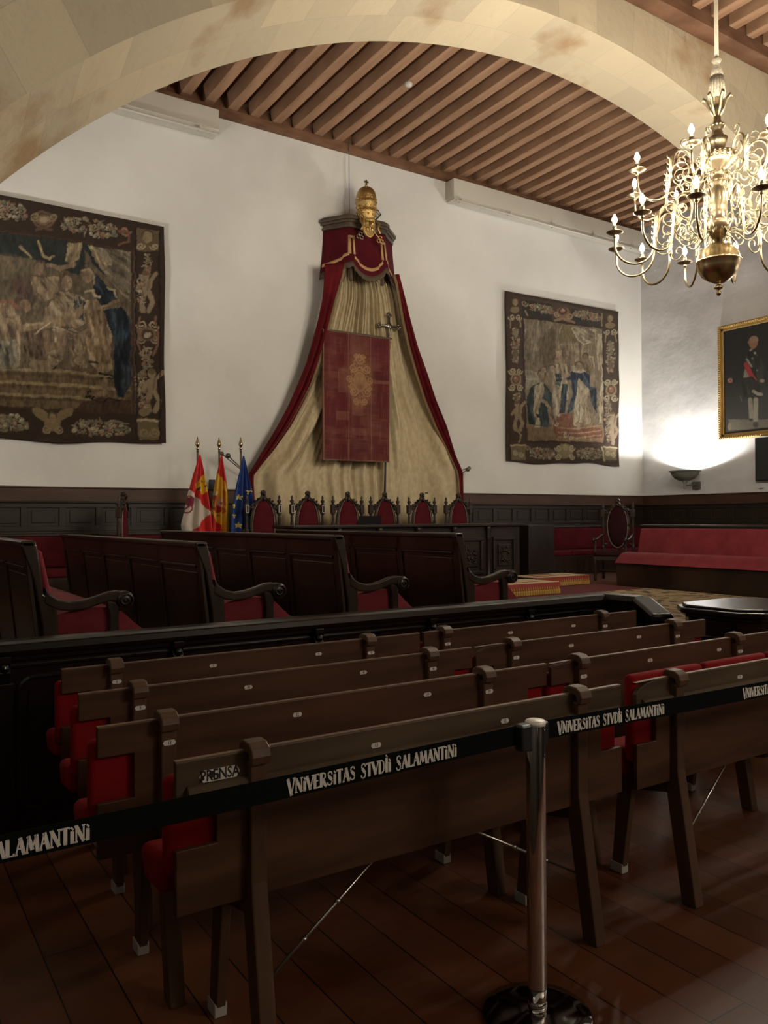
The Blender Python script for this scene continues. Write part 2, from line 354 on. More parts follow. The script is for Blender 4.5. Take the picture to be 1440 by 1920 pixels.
class Pic:
    def __init__(s,x,y,bg,warp=0):
        if warp:
            x0,y0=x,y
            x=x0+warp*(1.6*(vnoise(x0/46,y0/46,31)-.5)+.9*(vnoise(x0/15,y0/15,32)-.5)); y=y0+warp*(1.6*(vnoise(x0/46,y0/46,33)-.5)+.9*(vnoise(x0/15,y0/15,34)-.5))
        s.x=x; s.y=y; s.c=np.tile(np.array(bg,float),(len(x),1)); s.rg=random.Random(3)
    def put(s,m,col):
        m=np.clip(m,0,1)[:,None]; s.c=s.c*(1-m)+np.array(col)*m
    def ell(s,cx,cy,rx,ry,col,rot=0,a=1,soft=.15):
        dx=s.x-cx; dy=s.y-cy; c_,s_=math.cos(rot),math.sin(rot)
        d=np.sqrt(((dx*c_+dy*s_)/rx)**2+((-dx*s_+dy*c_)/ry)**2); s.put(a*np.clip((1-d)/soft+.5,0,1),col)
    def inside(s,pts):
        m=np.zeros(len(s.x),bool); n=len(pts)
        for i in range(n):
            x1,y1=pts[i]; x2,y2=pts[(i+1)%n]
            if y1==y2: continue
            c=((s.y<y1)!=(s.y<y2)) & (s.x<(x2-x1)*(s.y-y1)/(y2-y1)+x1); m^=c
        return m.astype(float)
    def poly(s,pts,col,a=1): s.put(a*s.inside(pts),col)
    def dist(s,pts):
        d=np.full(len(s.x),1e9)
        for (x1,y1),(x2,y2) in zip(pts,pts[1:]):
            vx,vy=x2-x1,y2-y1; t=np.clip(((s.x-x1)*vx+(s.y-y1)*vy)/(vx*vx+vy*vy+1e-9),0,1)
            d=np.minimum(d,np.hypot(s.x-x1-t*vx,s.y-y1-t*vy))
        return d
    def line(s,pts,w,col,a=1): s.put(a*np.clip((w-s.dist(pts))/max(w*.4,1.5)+.5,0,1),col)
    def robe(s,pts,cols,ang=90,freq=22,seed=0,amp=1.0):
        "draped garment: base, light and dark thread colours in long wavering folds"
        m=s.inside(pts); q=R(ang); t=s.x*math.sin(q)-s.y*math.cos(q); l=s.x*math.cos(q)+s.y*math.sin(q)
        n=vnoise(t/freq,l/(freq*5),seed)*.7+vnoise(t/(freq*.45),l/(freq*2.4),seed+5)*.5
        s.put(m,cols[0]); s.put(m*np.clip((n-.62)*5,0,1)*amp,cols[1]); s.put(m*np.clip((.50-n)*5,0,1)*amp,cols[2])
    def figure(s,hx,hy,hr,skin,tilt=0):
        s.ell(hx,hy-hr*.35,hr*1.05,hr*1.0,(.10,.065,.04)); s.ell(hx,hy,hr*.78,hr,skin,tilt)
        s.ell(hx-hr*.3,hy-hr*.1,hr*.13,hr*.08,[v*.45 for v in skin],a=.8); s.ell(hx+hr*.3,hy-hr*.1,hr*.13,hr*.08,[v*.45 for v in skin],a=.8); s.ell(hx,hy+hr*.5,hr*.2,hr*.07,[v*.55 for v in skin],a=.8); s.ell(hx-hr*.5,hy+hr*.1,hr*.35,hr*.8,[v*.7 for v in skin],a=.7,soft=.7); s.line([(hx,hy-hr*.1),(hx+hr*.07,hy+hr*.25)],hr*.05,[v*.75 for v in skin])
    def garland(s,x0,y0,x1,y1,w,n,pal,rr,seed=0):
        rg=random.Random(seed)
        for i in range(n):
            t=rg.random(); x=x0+(x1-x0)*t; y=y0+(y1-y0)*t; L=math.hypot(x1-x0,y1-y0); nx,ny=-(y1-y0)/L,(x1-x0)/L
            k=w*(rg.random()*2-1)*(1-.5*abs(2*t-1)**3); x+=nx*k; y+=ny*k; r=rr*rg.uniform(.45,1.1); c=pal[rg.randrange(len(pal))]
            if rg.random()<.45:
                s.ell(x+1.5,y+2,r*1.15,r*1.1,(.035,.025,.018),a=.8); s.ell(x,y,r,r*rg.uniform(.75,1),c,a=.95); s.ell(x-r*.25,y-r*.25,r*.35,r*.3,[min(1,v*1.6) for v in c],a=.7)
            else: s.ell(x,y,r*1.5,r*.35,c,rot=rg.uniform(0,3.1),a=.9)
    def scroll(s,cx,cy,r,col,turns=1.6,w=3,flip=1,a0=0):
        pts=[(cx+flip*r*(1-.8*i/24)*math.cos(a0+turns*2*PI*i/24),cy+r*(1-.8*i/24)*math.sin(a0+turns*2*PI*i/24)) for i in range(25)]
        s.line(pts,w,col)
    def cherub(s,x,y,k,col=(.30,.22,.13)):
        s.ell(x,y,12*k,13*k,col); s.ell(x,y-8*k,12*k,7*k,(.16,.10,.05)); s.ell(x+2*k,y+34*k,17*k,26*k,col,.2); s.line([(x+12*k,y+20*k),(x+34*k,y-8*k)],6*k,col); s.line([(x-8*k,y+22*k),(x-26*k,y+44*k)],6*k,col)
        s.line([(x-4*k,y+54*k),(x-14*k,y+88*k),(x-8*k,y+112*k)],8*k,col); s.line([(x+10*k,y+54*k),(x+22*k,y+84*k),(x+10*k,y+112*k)],8*k,col)
        s.ell(x+8*k,y+30*k,5*k,20*k,(.14,.095,.05),.2,a=.6)
    def mottle(s,m,k=.45):
        n=vnoise(s.x/9,s.y/26,41)*.55+vnoise(s.x/22,s.y/50,42)*.45; s.c=s.c*(1+k*2*(n-.5)*m)[:,None]
    def desat(s,k,tone=(1.0,.84,.62)):
        g=s.c@np.array([.3,.5,.2]); s.c=s.c*(1-k)+k*g[:,None]*np.array(tone)*1.05
    def weave(s,k=.10,sc_=3.0):
        n=vnoise(s.x/sc_,s.y/sc_,11); n2=vnoise(s.x/26,s.y/26,5); s.c=s.c*(1+k*(n[:,None]-.5)*2+.22*(n2[:,None]-.5))
T1,T2,T3=(.30,.225,.12),(.44,.36,.22),(.20,.14,.075); BRN=(.050,.028,.018); BLU=(.014,.028,.045)
PAL=[(.30,.25,.15),(.38,.33,.22),(.22,.19,.11),(.33,.20,.12),(.17,.18,.12),(.26,.13,.09)]
CL=(1155,1920)
def tap_left(co):
    X=co[:,0]+1.606-1.306; Z=co[:,2]+2.75   # local x=0 at the left end
    H=homog([(1.606,6.052),(3.872,6.05),(3.83,2.749),(1.606,2.76)],[(0,68),(1160,296),(1143,1828),(0,1778)])
    x,y=H(X,Z); p=Pic(x,y,BRN,8)
    top=lambda a:68+a*.197; bot=lambda a:1778+a*.044
    # picture field
    fld=[(-700,180),(0,322),(560,398),(930,462),(935,1605),(560,1590),(0,1560),(-700,1530)]
    p.poly(fld,(.13,.095,.055))
    p.poly([(-700,200),(0,325),(590,405),(600,650),(330,560),(200,520),(0,500),(-700,480)],(.026,.034,.034))
    p.poly([(-700,470),(0,500),(220,520),(230,620),(200,760),(0,800),(-700,800)],(.12,.095,.055))
    p.ell(60,560,170,60,(.16,.12,.07),.2,a=.6,soft=.8); p.ell(150,700,120,60,(.10,.05,.04),a=.5,soft=.8)
    p.poly([(560,400),(925,465),(925,820),(800,700),(660,560)],(.02,.03,.032))
    p.robe([(475,405),(582,410),(560,520),(490,560),(455,540)],(T1,T2,T3),100,16,1)
    p.robe([(615,425),(920,470),(918,830),(850,760),(760,660),(690,560),(640,500)],((.15,.12,.08),(.28,.23,.16),(.07,.05,.035)),38,26,2)
    p.robe([(612,425),(670,432),(700,500),(780,560),(720,590),(650,500)],(T1,T2,T3),60,14,3)
    # steps and ground
    p.poly([(-700,1230),(130,1290),(380,1300),(690,1330),(910,1370),(915,1600),(0,1560),(-700,1540)],(.16,.105,.05))
    for yy,c in ((1312,T1),(1345,(.12,.075,.035)),(1405,(.34,.25,.13)),(1430,(.13,.08,.035)),(1490,T1),(1512,(.10,.06,.03))): p.line([(-700,yy-60),(150,yy-8),(480,yy+5),(900,yy+40)],11,c,.8)
    p.poly([(560,1540),(700,1490),(760,1500),(915,1515),(920,1605),(520,1590)],(.075,.04,.022))
    p.line([(600,1480),(660,1510),(700,1535),(760,1495),(840,1520)],5,(.02,.015,.012)); 
    for a in ((612,1462),(635,1452),(628,1485),(655,1490),(605,1490)): p.ell(*a,13,7,(.012,.012,.014),a[0]*.1)
    # kneeling figure at left
    p.robe([(-120,860),(40,815),(110,880),(150,1000),(130,1280),(60,1300),(-150,1290)],((.19,.125,.07),(.30,.22,.13),(.09,.055,.035)),75,26,4)
    p.robe([(0,1100),(110,1090),(130,1250),(20,1300),(-60,1250)],((.12,.11,.08),(.25,.21,.15),(.05,.045,.035)),80,20,5)
    p.line([(60,960),(150,1010),(330,985)],26,(.23,.155,.085)); p.line([(60,945),(150,995),(330,970)],8,(.31,.22,.13))
    p.figure(175,850,48,(.24,.15,.085),-.4); p.line([(100,830),(150,760),(215,775),(245,810)],16,(.10,.06,.045)); p.ell(130,720,50,36,(.10,.045,.04),.3,a=.8,soft=.6)
    p.line([(0,830),(60,815),(120,870)],12,(.22,.09,.05))
    p.robe([(150,1040),(300,1010),(330,1180),(230,1240),(160,1260)],((.11,.07,.04),(.17,.115,.065),(.05,.03,.02)),85,18,6)
    # winged standing figure behind
    p.robe([(210,640),(310,650),(410,640),(400,780),(300,830),(230,760)],((.20,.14,.08),(.30,.22,.13),(.10,.065,.04)),60,22,7)
    p.figure(275,590,44,(.25,.165,.10)); p.line([(135,432),(220,515)],9,(.36,.27,.13)); p.line([(262,400),(300,505),(345,528),(372,505)],9,(.36,.27,.13)); p.line([(340,570),(430,585),(520,560)],15,(.25,.165,.10))
    # enthroned figure
    p.robe([(370,760),(480,745),(590,800),(620,960),(520,1010),(370,1000),(330,900)],((.24,.17,.095),(.38,.30,.19),(.11,.075,.045)),50,22,8)
    p.figure(470,690,50,(.33,.235,.145),.1); p.line([(420,640),(470,615),(520,640)],11,(.12,.075,.03))
    p.robe([(500,800),(560,790),(590,830),(585,960),(560,940),(520,860)],((.05,.05,.05),(.30,.26,.19),(.02,.02,.025)),80,10,9)
    p.line([(560,890),(480,960),(350,975)],24,(.27,.18,.10)); p.line([(340,880),(320,960),(345,990)],20,(.25,.17,.10)); p.line([(250,1050),(350,970)],5,(.45,.36,.22))
    p.robe([(370,1000),(480,990),(580,1060),(560,1100),(440,1080),(380,1110)],((.28,.21,.13),(.44,.36,.24),(.12,.08,.05)),20,15,10)
    p.line([(330,1060),(345,1160),(350,1230)],32,(.22,.145,.08)); p.line([(430,1060),(425,1120),(405,1190)],36,(.25,.165,.095)); p.ell(290,1275,85,40,(.25,.175,.10),.1,a=.9); p.ell(385,1280,16,20,(.03,.025,.02))
    p.robe([(330,1170),(400,1160),(440,1220),(380,1290),(330,1280)],((.24,.17,.10),(.34,.26,.16),(.13,.09,.05)),30,12,12)
    p.robe([(510,1090),(600,1010),(625,1090),(600,1200),(610,1290),(500,1280),(480,1180)],((.19,.13,.075),(.29,.21,.125),(.10,.065,.04)),70,18,13)
    p.scroll(555,1150,46,T1,1.3,6); p.scroll(560,1230,34,T1,1.4,6,-1)
    # robed figure in dark mantle
    p.robe([(595,820),(700,800),(760,900),(800,1040),(770,1120),(790,1300),(700,1330),(620,1240),(600,1040)],((.24,.155,.08),(.36,.26,.145),(.12,.075,.04)),82,26,14)
    p.robe([(640,590),(690,640),(740,700),(830,760),(820,830),(730,870),(660,780),(650,700)],((.010,.018,.030),(.03,.055,.075),(.006,.009,.015)),60,20,15)
    p.robe([(730,880),(850,860),(915,930),(918,1400),(870,1500),(820,1490),(800,1380),(800,1100),(760,980)],((.011,.020,.034),(.03,.06,.085),(.006,.009,.015)),88,22,16)
    p.line([(700,860),(780,840),(830,815)],10,(.26,.15,.08)); p.figure(610,640,46,(.25,.165,.10)); p.line([(580,600),(620,590),(655,625),(660,690)],8,(.30,.23,.14))
    p.line([(600,750),(650,740),(665,780),(700,790)],9,(.40,.32,.20)); p.line([(750,720),(800,740),(820,790)],7,(.34,.27,.17))
    p.line([(700,1320),(800,1345)],7,(.02,.02,.02)); p.line([(705,1355),(800,1360)],5,(.02,.02,.02)); p.line([(620,1240),(690,1250)],6,(.02,.02,.02))
    p.ell(735,1400,22,50,(.24,.16,.09)); p.ell(720,1465,44,18,(.26,.17,.09),-.2); p.poly([(600,1300),(680,1305),(680,1330),(600,1325)],(.14,.075,.04))
    # inner moulding
    p.line([(-700,195),(0,325),(560,400),(925,465),(928,1605),(560,1592),(0,1562),(-700,1535)],7,(.075,.035,.022)); p.line([(940,455),(946,1612)],4,(.11,.07,.04))
    # top border
    for a,b_ in ((-620,-380),(-130,190),(430,820)): p.garland(a,top(a)+115,b_,top(b_)+95,58,120,PAL,17,int(a))
    for cx in (-300,305): 
        cy=top(cx)+115; p.ell(cx,cy,78,62,(.17,.10,.055)); p.ell(cx,cy,60,46,(.10,.05,.03)); p.ell(cx,cy,52,38,(.22,.14,.07)); p.ell(cx,cy,32,22,(.42,.30,.22)); p.scroll(cx-60,cy-20,34,T1,1.3,6); p.scroll(cx+60,cy-20,34,T1,1.3,6,-1); p.line([(cx-50,cy+70),(cx,cy+55),(cx+50,cy+75)],10,(.15,.07,.045))
    p.scroll(880,325,34,(.30,.16,.10),1.2,8); p.line([(840,330),(900,330),(900,400),(830,420)],9,(.22,.09,.06))
    # bottom border
    for a,b_ in ((-600,-330),(-60,190),(510,900)): p.garland(a,bot(a)-95,b_,bot(b_)-105,55,130,PAL,18,int(a)+5)
    for cx in (-200,365):
        cy=1680; p.ell(cx-75,cy-60,75,36,(.26,.18,.08),.5); p.ell(cx+75,cy-60,75,36,(.26,.18,.08),-.5); p.ell(cx,cy,60,55,(.27,.18,.08)); p.figure(cx,cy-40,34,(.31,.21,.10)); p.scroll(cx-45,cy+45,28,T1,1.4,6); p.scroll(cx+45,cy+45,28,T1,1.4,6,-1)
    # right border
    p.poly([(955,300),(1120,320),(1118,470),(960,470)],(.15,.10,.05)); p.figure(1035,365,42,(.34,.25,.12)); p.scroll(985,430,30,T2,1.3,6); p.scroll(1085,430,30,T2,1.3,6,-1)
    p.garland(1035,490,1035,620,30,40,PAL,16,31); p.cherub(1022,640,2.2,(.30,.22,.13)); p.garland(985,640,985,880,26,45,PAL,15,32)
    for s_ in (-1,1): p.scroll(1035+s_*42,985,40,T2,1.4,6,s_); p.scroll(1035+s_*45,1085,38,T1,1.4,6,s_); p.line([(1035+s_*55,930),(1035+s_*75,1120),(1035+s_*40,1200)],8,(.24,.10,.07))
    p.ell(1030,1050,62,50,T3); p.ell(1030,1055,45,36,(.09,.045,.03)); p.ell(1028,1055,28,20,(.42,.34,.24)); p.garland(1030,1150,1030,1290,34,50,PAL,17,33)
    p.garland(985,1300,985,1480,34,60,PAL,17,34); p.cherub(1060,1330,2.3); p.garland(1000,1490,1010,1580,26,30,PAL,15,35); p.ell(1010,1600,40,30,(.24,.18,.08))
    p.poly([(965,1640),(1118,1645),(1118,1795),(970,1790)],(.18,.13,.06)); p.line([(968,1655),(1118,1660)],8,T2); p.scroll(1010,1740,36,T1,1.4,6); p.scroll(1080,1740,36,T1,1.4,6,-1)
    p.line([(1120,310),(1118,1800)],5,(.02,.012,.01)); p.line([(950,300),(955,1790)],4,(.022,.014,.012))
    p.mottle(p.inside(fld),.55); p.desat(.30); p.weave(); return p.c*.62
def tap_right(co):
    X=co[:,0]+10.70; Z=co[:,2]+2.75
    H=homog([(10.672,6.115),(14.022,6.157),(13.963,2.794),(10.752,2.711)],[(65,28),(1293,255),(1282,1875),(98,1848)])
    x,y=H(X,Z); p=Pic(x,y,(.085,.056,.038),8); D=(.070,.040,.026)
    top=lambda a:28+(a-65)*.185; bot=lambda a:1848+(a-98)*.023
    for a,b_ in ((250,570),(800,1110)): p.poly([(a-20,top(a)+55),(b_,top(b_)+55),(b_,top(b_)+240),(a-20,top(a)+270)],(.035,.032,.03))
    p.poly([(75,60),(255,90),(275,1800),(108,1820)],D); p.poly([(1115,240),(1285,270),(1272,1850),(1125,1820)],D); p.poly([(280,1640),(1110,1660),(1110,1850),(280,1840)],D)
    p.line([(80,45),(1285,272),(1272,1862),(105,1838),(78,45)],12,(.055,.032,.022))
    p.line([(258,310),(1118,425),(1125,1655),(282,1625),(258,310)],13,(.050,.026,.02))
    f=[(270,322),(1108,438),(1114,1645),(295,1610)]; p.poly(f,(.20,.155,.10))
    p.robe([(270,322),(640,375),(640,720),(450,860),(285,860)],((.19,.15,.10),(.27,.22,.15),(.13,.10,.065)),90,30,1)
    p.poly([(640,378),(800,400),(990,600),(960,700),(780,560),(640,600)],(.17,.13,.06)); p.poly([(430,520),(520,520),(520,900),(430,930)],(.13,.085,.05),.7); p.poly([(520,440),(600,440),(600,800),(520,840)],(.11,.07,.04),.8)
    p.poly([(285,860),(450,900),(440,1050),(290,1060)],(.27,.235,.17)); p.line([(285,960),(420,970)],6,(.38,.34,.25)); p.ell(330,1090,50,40,(.22,.22,.10),a=.8)
    p.robe([(600,620),(980,560),(1020,800),(1000,1000),(740,900),(620,800)],((.19,.14,.085),(.28,.22,.14),(.12,.08,.045)),85,26,2)
    p.robe([(780,415),(1050,450),(990,560),(960,600),(900,610),(820,540)],((.24,.19,.125),(.42,.36,.26),(.15,.11,.07)),35,20,3); p.line([(785,430),(840,550),(900,600),(980,580)],7,(.46,.40,.28))
    p.robe([(1020,480),(1108,500),(1112,1600),(1060,1560),(1075,1000),(1040,700)],((.33,.26,.16),(.48,.40,.26),(.20,.15,.09)),90,16,4); p.line([(960,720),(1005,740),(1020,850)],6,(.40,.32,.2))
    p.line([(670,400),(640,480)],8,(.34,.28,.18))
    # ground and carpet
    p.poly([(290,1420),(1112,1440),(1114,1645),(295,1610)],(.22,.14,.075)); p.poly([(620,1330),(790,1330),(800,1460),(1080,1500),(1100,1600),(600,1590),(560,1440)],(.20,.065,.03))
    for yy in (1480,1530,1580): p.line([(620,yy),(860,yy+15),(1080,yy-15)],7,(.36,.26,.15),.7)
    for a in ((700,1560),(760,1590),(600,1440),(820,1440)): p.scroll(*a,26,(.42,.31,.19),1.1,6)
    # left bowing figure
    p.robe([(330,1060),(420,1000),(480,1010),(560,1120),(565,1300),(520,1480),(310,1440),(295,1180)],((.014,.035,.032),(.045,.075,.08),(.008,.014,.016)),80,22,5)
    p.robe([(385,1030),(470,990),(490,1110),(450,1200),(430,1330),(370,1320),(370,1160)],((.30,.24,.15),(.44,.37,.25),(.16,.11,.065)),100,18,6)
    p.figure(458,925,46,(.29,.21,.13)); p.line([(440,1180),(500,1210),(540,1270)],15,(.28,.20,.12)); p.poly([(395,1370),(430,1370),(445,1475),(375,1470)],(.40,.33,.21)); p.line([(375,1310),(400,1380)],12,(.26,.19,.12)); p.line([(372,1450),(445,1455)],4,(.1,.06,.03))
    p.robe([(520,1280),(600,1250),(620,1420),(540,1480)],((.16,.10,.06),(.26,.18,.11),(.09,.055,.035)),80,16,7)
    # crowned middle figure
    p.robe([(585,820),(720,800),(760,950),(740,1180),(650,1200),(690,1260),(640,1380),(580,1340),(560,1000)],((.27,.205,.13),(.40,.33,.23),(.15,.105,.065)),85,26,8)
    p.robe([(600,910),(665,905),(670,980),(640,1040),(590,1020)],((.02,.04,.05),(.10,.13,.13),(.012,.02,.025)),20,14,9)
    p.robe([(670,1020),(735,1030),(720,1200),(700,1320),(630,1330),(660,1200)],((.014,.030,.042),(.05,.075,.09),(.009,.014,.02)),88,16,10)
    p.figure(640,745,44,(.29,.20,.125)); p.poly([(608,665),(675,665),(670,715),(612,715)],(.33,.25,.14)); p.figure(565,860,34,(.33,.26,.18)); p.figure(725,760,32,(.22,.15,.09)); p.figure(480,870,30,(.27,.2,.13)); p.figure(930,740,34,(.22,.15,.09))
    # right robed high priest
    p.robe([(760,900),(850,860),(960,910),(980,1010),(960,1090),(900,1000),(850,970),(830,1120),(790,1300),(730,1330),(790,1120)],((.012,.022,.045),(.045,.07,.11),(.007,.011,.02)),75,20,11)
    p.robe([(850,960),(920,1030),(950,1200),(940,1440),(800,1420),(820,1200)],((.36,.29,.185),(.50,.43,.30),(.22,.165,.10)),86,20,12)
    p.robe([(960,1040),(1030,1060),(1050,1200),(1045,1330),(990,1240)],((.012,.022,.04),(.05,.075,.10),(.007,.011,.02)),95,14,13)
    p.robe([(780,840),(830,820),(940,880),(880,910),(800,890)],((.30,.24,.16),(.44,.37,.26),(.18,.13,.08)),20,12,14); p.figure(865,835,44,(.30,.21,.13)); p.ell(935,1110,26,52,(.38,.31,.20)); p.line([(730,960),(770,950)],17,(.02,.03,.05)); p.line([(870,1240),(850,1480)],6,(.2,.15,.09))
    p.robe([(900,1230),(950,1230),(980,1440),(890,1460)],((.27,.20,.12),(.38,.30,.19),(.14,.1,.06)),88,14,15); p.ell(855,1470,26,40,(.27,.19,.12)); p.ell(1000,950,26,90,(.28,.21,.13),a=.8)
    # borders
    p.garland(330,190,580,250,45,110,PAL,17,1); p.garland(810,270,1090,330,42,110,PAL,17,2); p.garland(330,1745,590,1760,55,110,PAL,18,3); p.garland(840,1760,1090,1770,58,120,PAL,17,4)
    p.ell(690,265,72,58,(.24,.13,.08)); p.ell(690,250,46,38,(.09,.04,.03)); p.ell(690,245,28,22,(.34,.15,.09)); p.ell(695,240,13,11,(.52,.38,.28)); p.scroll(620,280,34,(.34,.22,.13),1.3,7); p.scroll(765,300,34,(.34,.22,.13),1.3,7,-1); p.line([(600,345),(690,325),(800,365)],14,(.27,.17,.11))
    p.ell(700,1730,95,80,(.27,.21,.10)); p.ell(700,1690,34,34,(.38,.30,.16)); 
    for s_ in (-1,1): p.scroll(700+s_*75,1700,36,T2,1.4,7,s_); p.scroll(700+s_*75,1790,34,T2,1.4,7,s_)
    for (cx,dy,md) in ((175,0,965),(1200,180,1085)):
        p.figure(cx,150+dy,36,(.33,.24,.13)); p.ell(cx,230+dy*.95,55,34,(.25,.18,.09)); 
        for s_ in (-1,1): p.scroll(cx+s_*38,310+dy*.9,34,T2,1.4,6,s_); p.line([(cx+s_*45,330+dy*.9),(cx+s_*58,420+dy*.85)],8,T1)
        p.garland(cx,430+dy*.8,cx,790+dy*.6,44,130,PAL,15,cx); p.ell(cx,480+dy*.8,26,34,(.24,.19,.12)); p.ell(cx,700+dy*.7,32,44,(.15,.10,.06))
        for s_ in (-1,1): p.scroll(cx+s_*40,md-85,36,T2,1.4,7,s_); p.scroll(cx+s_*42,md+85,38,T2,1.4,7,s_)
        p.ell(cx,md,62,66,T1); p.ell(cx,md,44,48,(.12,.06,.04)); p.ell(cx,md,30,32,(.30,.12,.06)); p.ell(cx-6,md-8,10,11,(.5,.36,.26))
    p.garland(190,1110,190,1190,40,40,PAL,14,8); p.cherub(190,1230,2.4); p.line([(150,1480),(230,1560),(200,1630)],10,T1); p.garland(1170,1200,1180,1640,42,170,PAL,15,9); p.cherub(1225,1350,2.1,(.34,.25,.17)); p.line([(1220,1450),(1225,1660)],16,(.34,.25,.17))
    p.poly([(120,1650),(275,1655),(275,1820),(125,1815)],(.21,.16,.08)); p.poly([(1125,1680),(1265,1690),(1268,1840),(1120,1830)],(.22,.165,.085)); p.line([(122,1660),(275,1665)],9,T2); p.line([(1122,1692),(1266,1702)],9,T2)
    for cx,cy in ((165,1740),(230,1760),(1160,1760),(1225,1775)): p.scroll(cx,cy,30,T2,1.4,6)
    p.scroll(280,165,38,T1,1.2,7); p.line([(285,240),(315,290)],8,T1); p.scroll(300,1690,34,T1,1.2,7); p.line([(1105,280),(1100,400)],8,T1); p.line([(1100,1700),(1120,1840)],9,T2)
    p.mottle(p.inside(f),.45); p.desat(.25); p.weave(); return np.minimum(p.c*.60,.19+p.c*.12)
def tapestry(x0,x1,z0,z1,fn,label,seed,zr=0):
    W_,H_=x1-x0,z1-z0; nu,nv=int(W_/.0125),int(H_/.0125)
    def s(u,v):
        z=H_*(v)+(.03*math.sin(u*7+seed)+.012*math.sin(u*19))*(1-v)+zr*u*v
        return (W_*u+.010*math.sin(v*9+seed),.016*math.sin(u*17+seed+2*v)*(1.15-v)+.006*math.sin(v*22),z)
    o=MB().grid(s,nu,nv).build('tapestry','paint',loc=(x0,YB-.06,z0),smooth=True,solid=.008)
    tag(o,label,'tapestry'); paint(o,fn); return o
tapestry(.30,3.86,2.75,6.05,tap_left,'large woven tapestry of an enthroned figure, on the wall left of the flags',1)
tapestry(10.70,14.0,2.75,6.11,tap_right,'woven tapestry of robed standing figures, right of the canopy near the corner',3,.04)
# ------------------------------------------------------------------ framed portrait and screen on the right wall
def portrait():
    y0,y1,z0,z1=8.40,10.03,3.19,5.52; W_,H_=y1-y0,z1-z0; fr=.13
    t=empty('framed_painting','gilt framed full length portrait of a man in a dark coat with red sash','painting',(XR,y0,z0))
    o=MB().grid(lambda u,v:(-.03,.09+(W_-.18)*u,.09+(H_-.18)*v),110,170).build('canvas','canvas',t,smooth=True)
    def fn(co):
        H=homog([(10.039,5.517),(8.972,5.509),(8.972,3.19),(10.015,3.195)],[(60,190),(800,20),(800,1830),(95,1875)])
        x,y=H(co[:,1]+y0,co[:,2]+z0); p=Pic(x,y,(.018,.017,.018))
        p.ell(500,1500,700,500,(.035,.032,.028),a=.7,soft=1)
        p.poly([(215,1575),(700,1590),(1300,1560),(1300,1740),(225,1760)],(.11,.095,.07)); p.ell(230,1690,24,60,(.16,.13,.09)); p.poly([(200,1745),(1300,1690),(1300,2000),(140,1900)],(.045,.035,.028))
        p.robe([(520,540),(640,560),(760,760),(770,980),(720,1210),(560,1330),(440,1290),(400,1000),(450,700)],((.018,.018,.015),(.04,.04,.03),(.008,.008,.008)),85,40,2)
        p.line([(440,780),(330,930),(290,980)],46,(.017,.016,.015)); p.ell(240,1000,38,36,(.34,.17,.10)); p.ell(245,1005,16,12,(.05,.03,.02))
        p.line([(535,1290),(550,1560)],32,(.20,.18,.13)); p.line([(620,1290),(612,1590)],34,(.22,.20,.15)); p.ell(545,1590,30,22,(.02,.018,.015)); p.ell(615,1660,40,44,(.03,.02,.018))
        p.poly([(455,830),(560,900),(640,990),(430,1000)],(.22,.19,.13)); p.line([(480,760),(540,900),(600,1010)],36,(.30,.03,.035)); p.line([(490,680),(520,730),(560,790)],15,(.24,.24,.20)); p.line([(540,545),(590,500)],15,(.25,.22,.18))
        p.line([(450,990),(560,970),(620,1040)],30,(.02,.018,.016)); p.ell(585,420,68,95,(.30,.14,.085)); p.ell(600,375,60,55,(.30,.19,.12)); p.ell(645,388,20,10,(.38,.25,.17)); p.ell(515,420,14,22,(.2,.12,.08))
        p.ell(612,585,20,20,(.30,.28,.22)); p.ell(572,665,17,17,(.20,.18,.14)); p.ell(640,850,14,14,(.16,.15,.12)); p.ell(715,1010,38,26,(.25,.20,.14)); p.line([(585,1165),(645,1205),(700,1215)],24,(.24,.22,.18)); p.line([(390,1240),(410,1310)],8,(.10,.10,.09))
        p.weave(.06); return p.c*.6
    paint(o,fn)
    m=MB(); 
    def bar(a,b,c,d): m.box(-.07,0,a,b,c,d)
    bar(0,W_,0,.06);bar(0,W_,H_-.06,H_);bar(0,.06,.06,H_-.06);bar(W_-.06,W_,.06,H_-.06)
    m.box(-.045,-.02,.06,.115,.06,H_-.06);m.box(-.045,-.02,W_-.115,W_-.06,.06,H_-.06);m.box(-.045,-.02,.06,W_-.06,.06,.115);m.box(-.045,-.02,.06,W_-.06,H_-.115,H_-.06)
    f=m.build('frame','gold',t,bevel=.008)
    m=MB()
    k=int(H_/.045)
    for i in range(k):
        for yy in (.03,W_-.03): m.ball((-.072,yy,(i+.5)*H_/k),.017,6,4)
    k2=int(W_/.045)
    for i in range(k2):
        for zz in (.03,H_-.03): m.ball((-.072,(i+.5)*W_/k2,zz),.017,6,4)
    m.build('beading','gold',f,smooth=True)
    t2=empty('wall_screen','black flat television screen on the right wall below the portrait','television',(XR,7.7,2.31))
    MB().box(-.12,-.06,0,1.5,0,.85).build('casing','black',t2,bevel=.01); MB().box(-.123,-.121,.03,1.47,.03,.82).build('screen','tvglass',t2); MB().box(-.06,0,.6,.9,.3,.6).build('bracket','black',t2)
    o=MB().box(-.05,0,-.04,.04,-.02,.02).build('wall_socket','enamel',loc=(XR,9.13,2.19),bevel=.004); tag(o,'tiny white fitting on the wall under the black screen','socket')
M['tvglass']=mat('screen_glass',(.01,.012,.015),.15)
portrait()
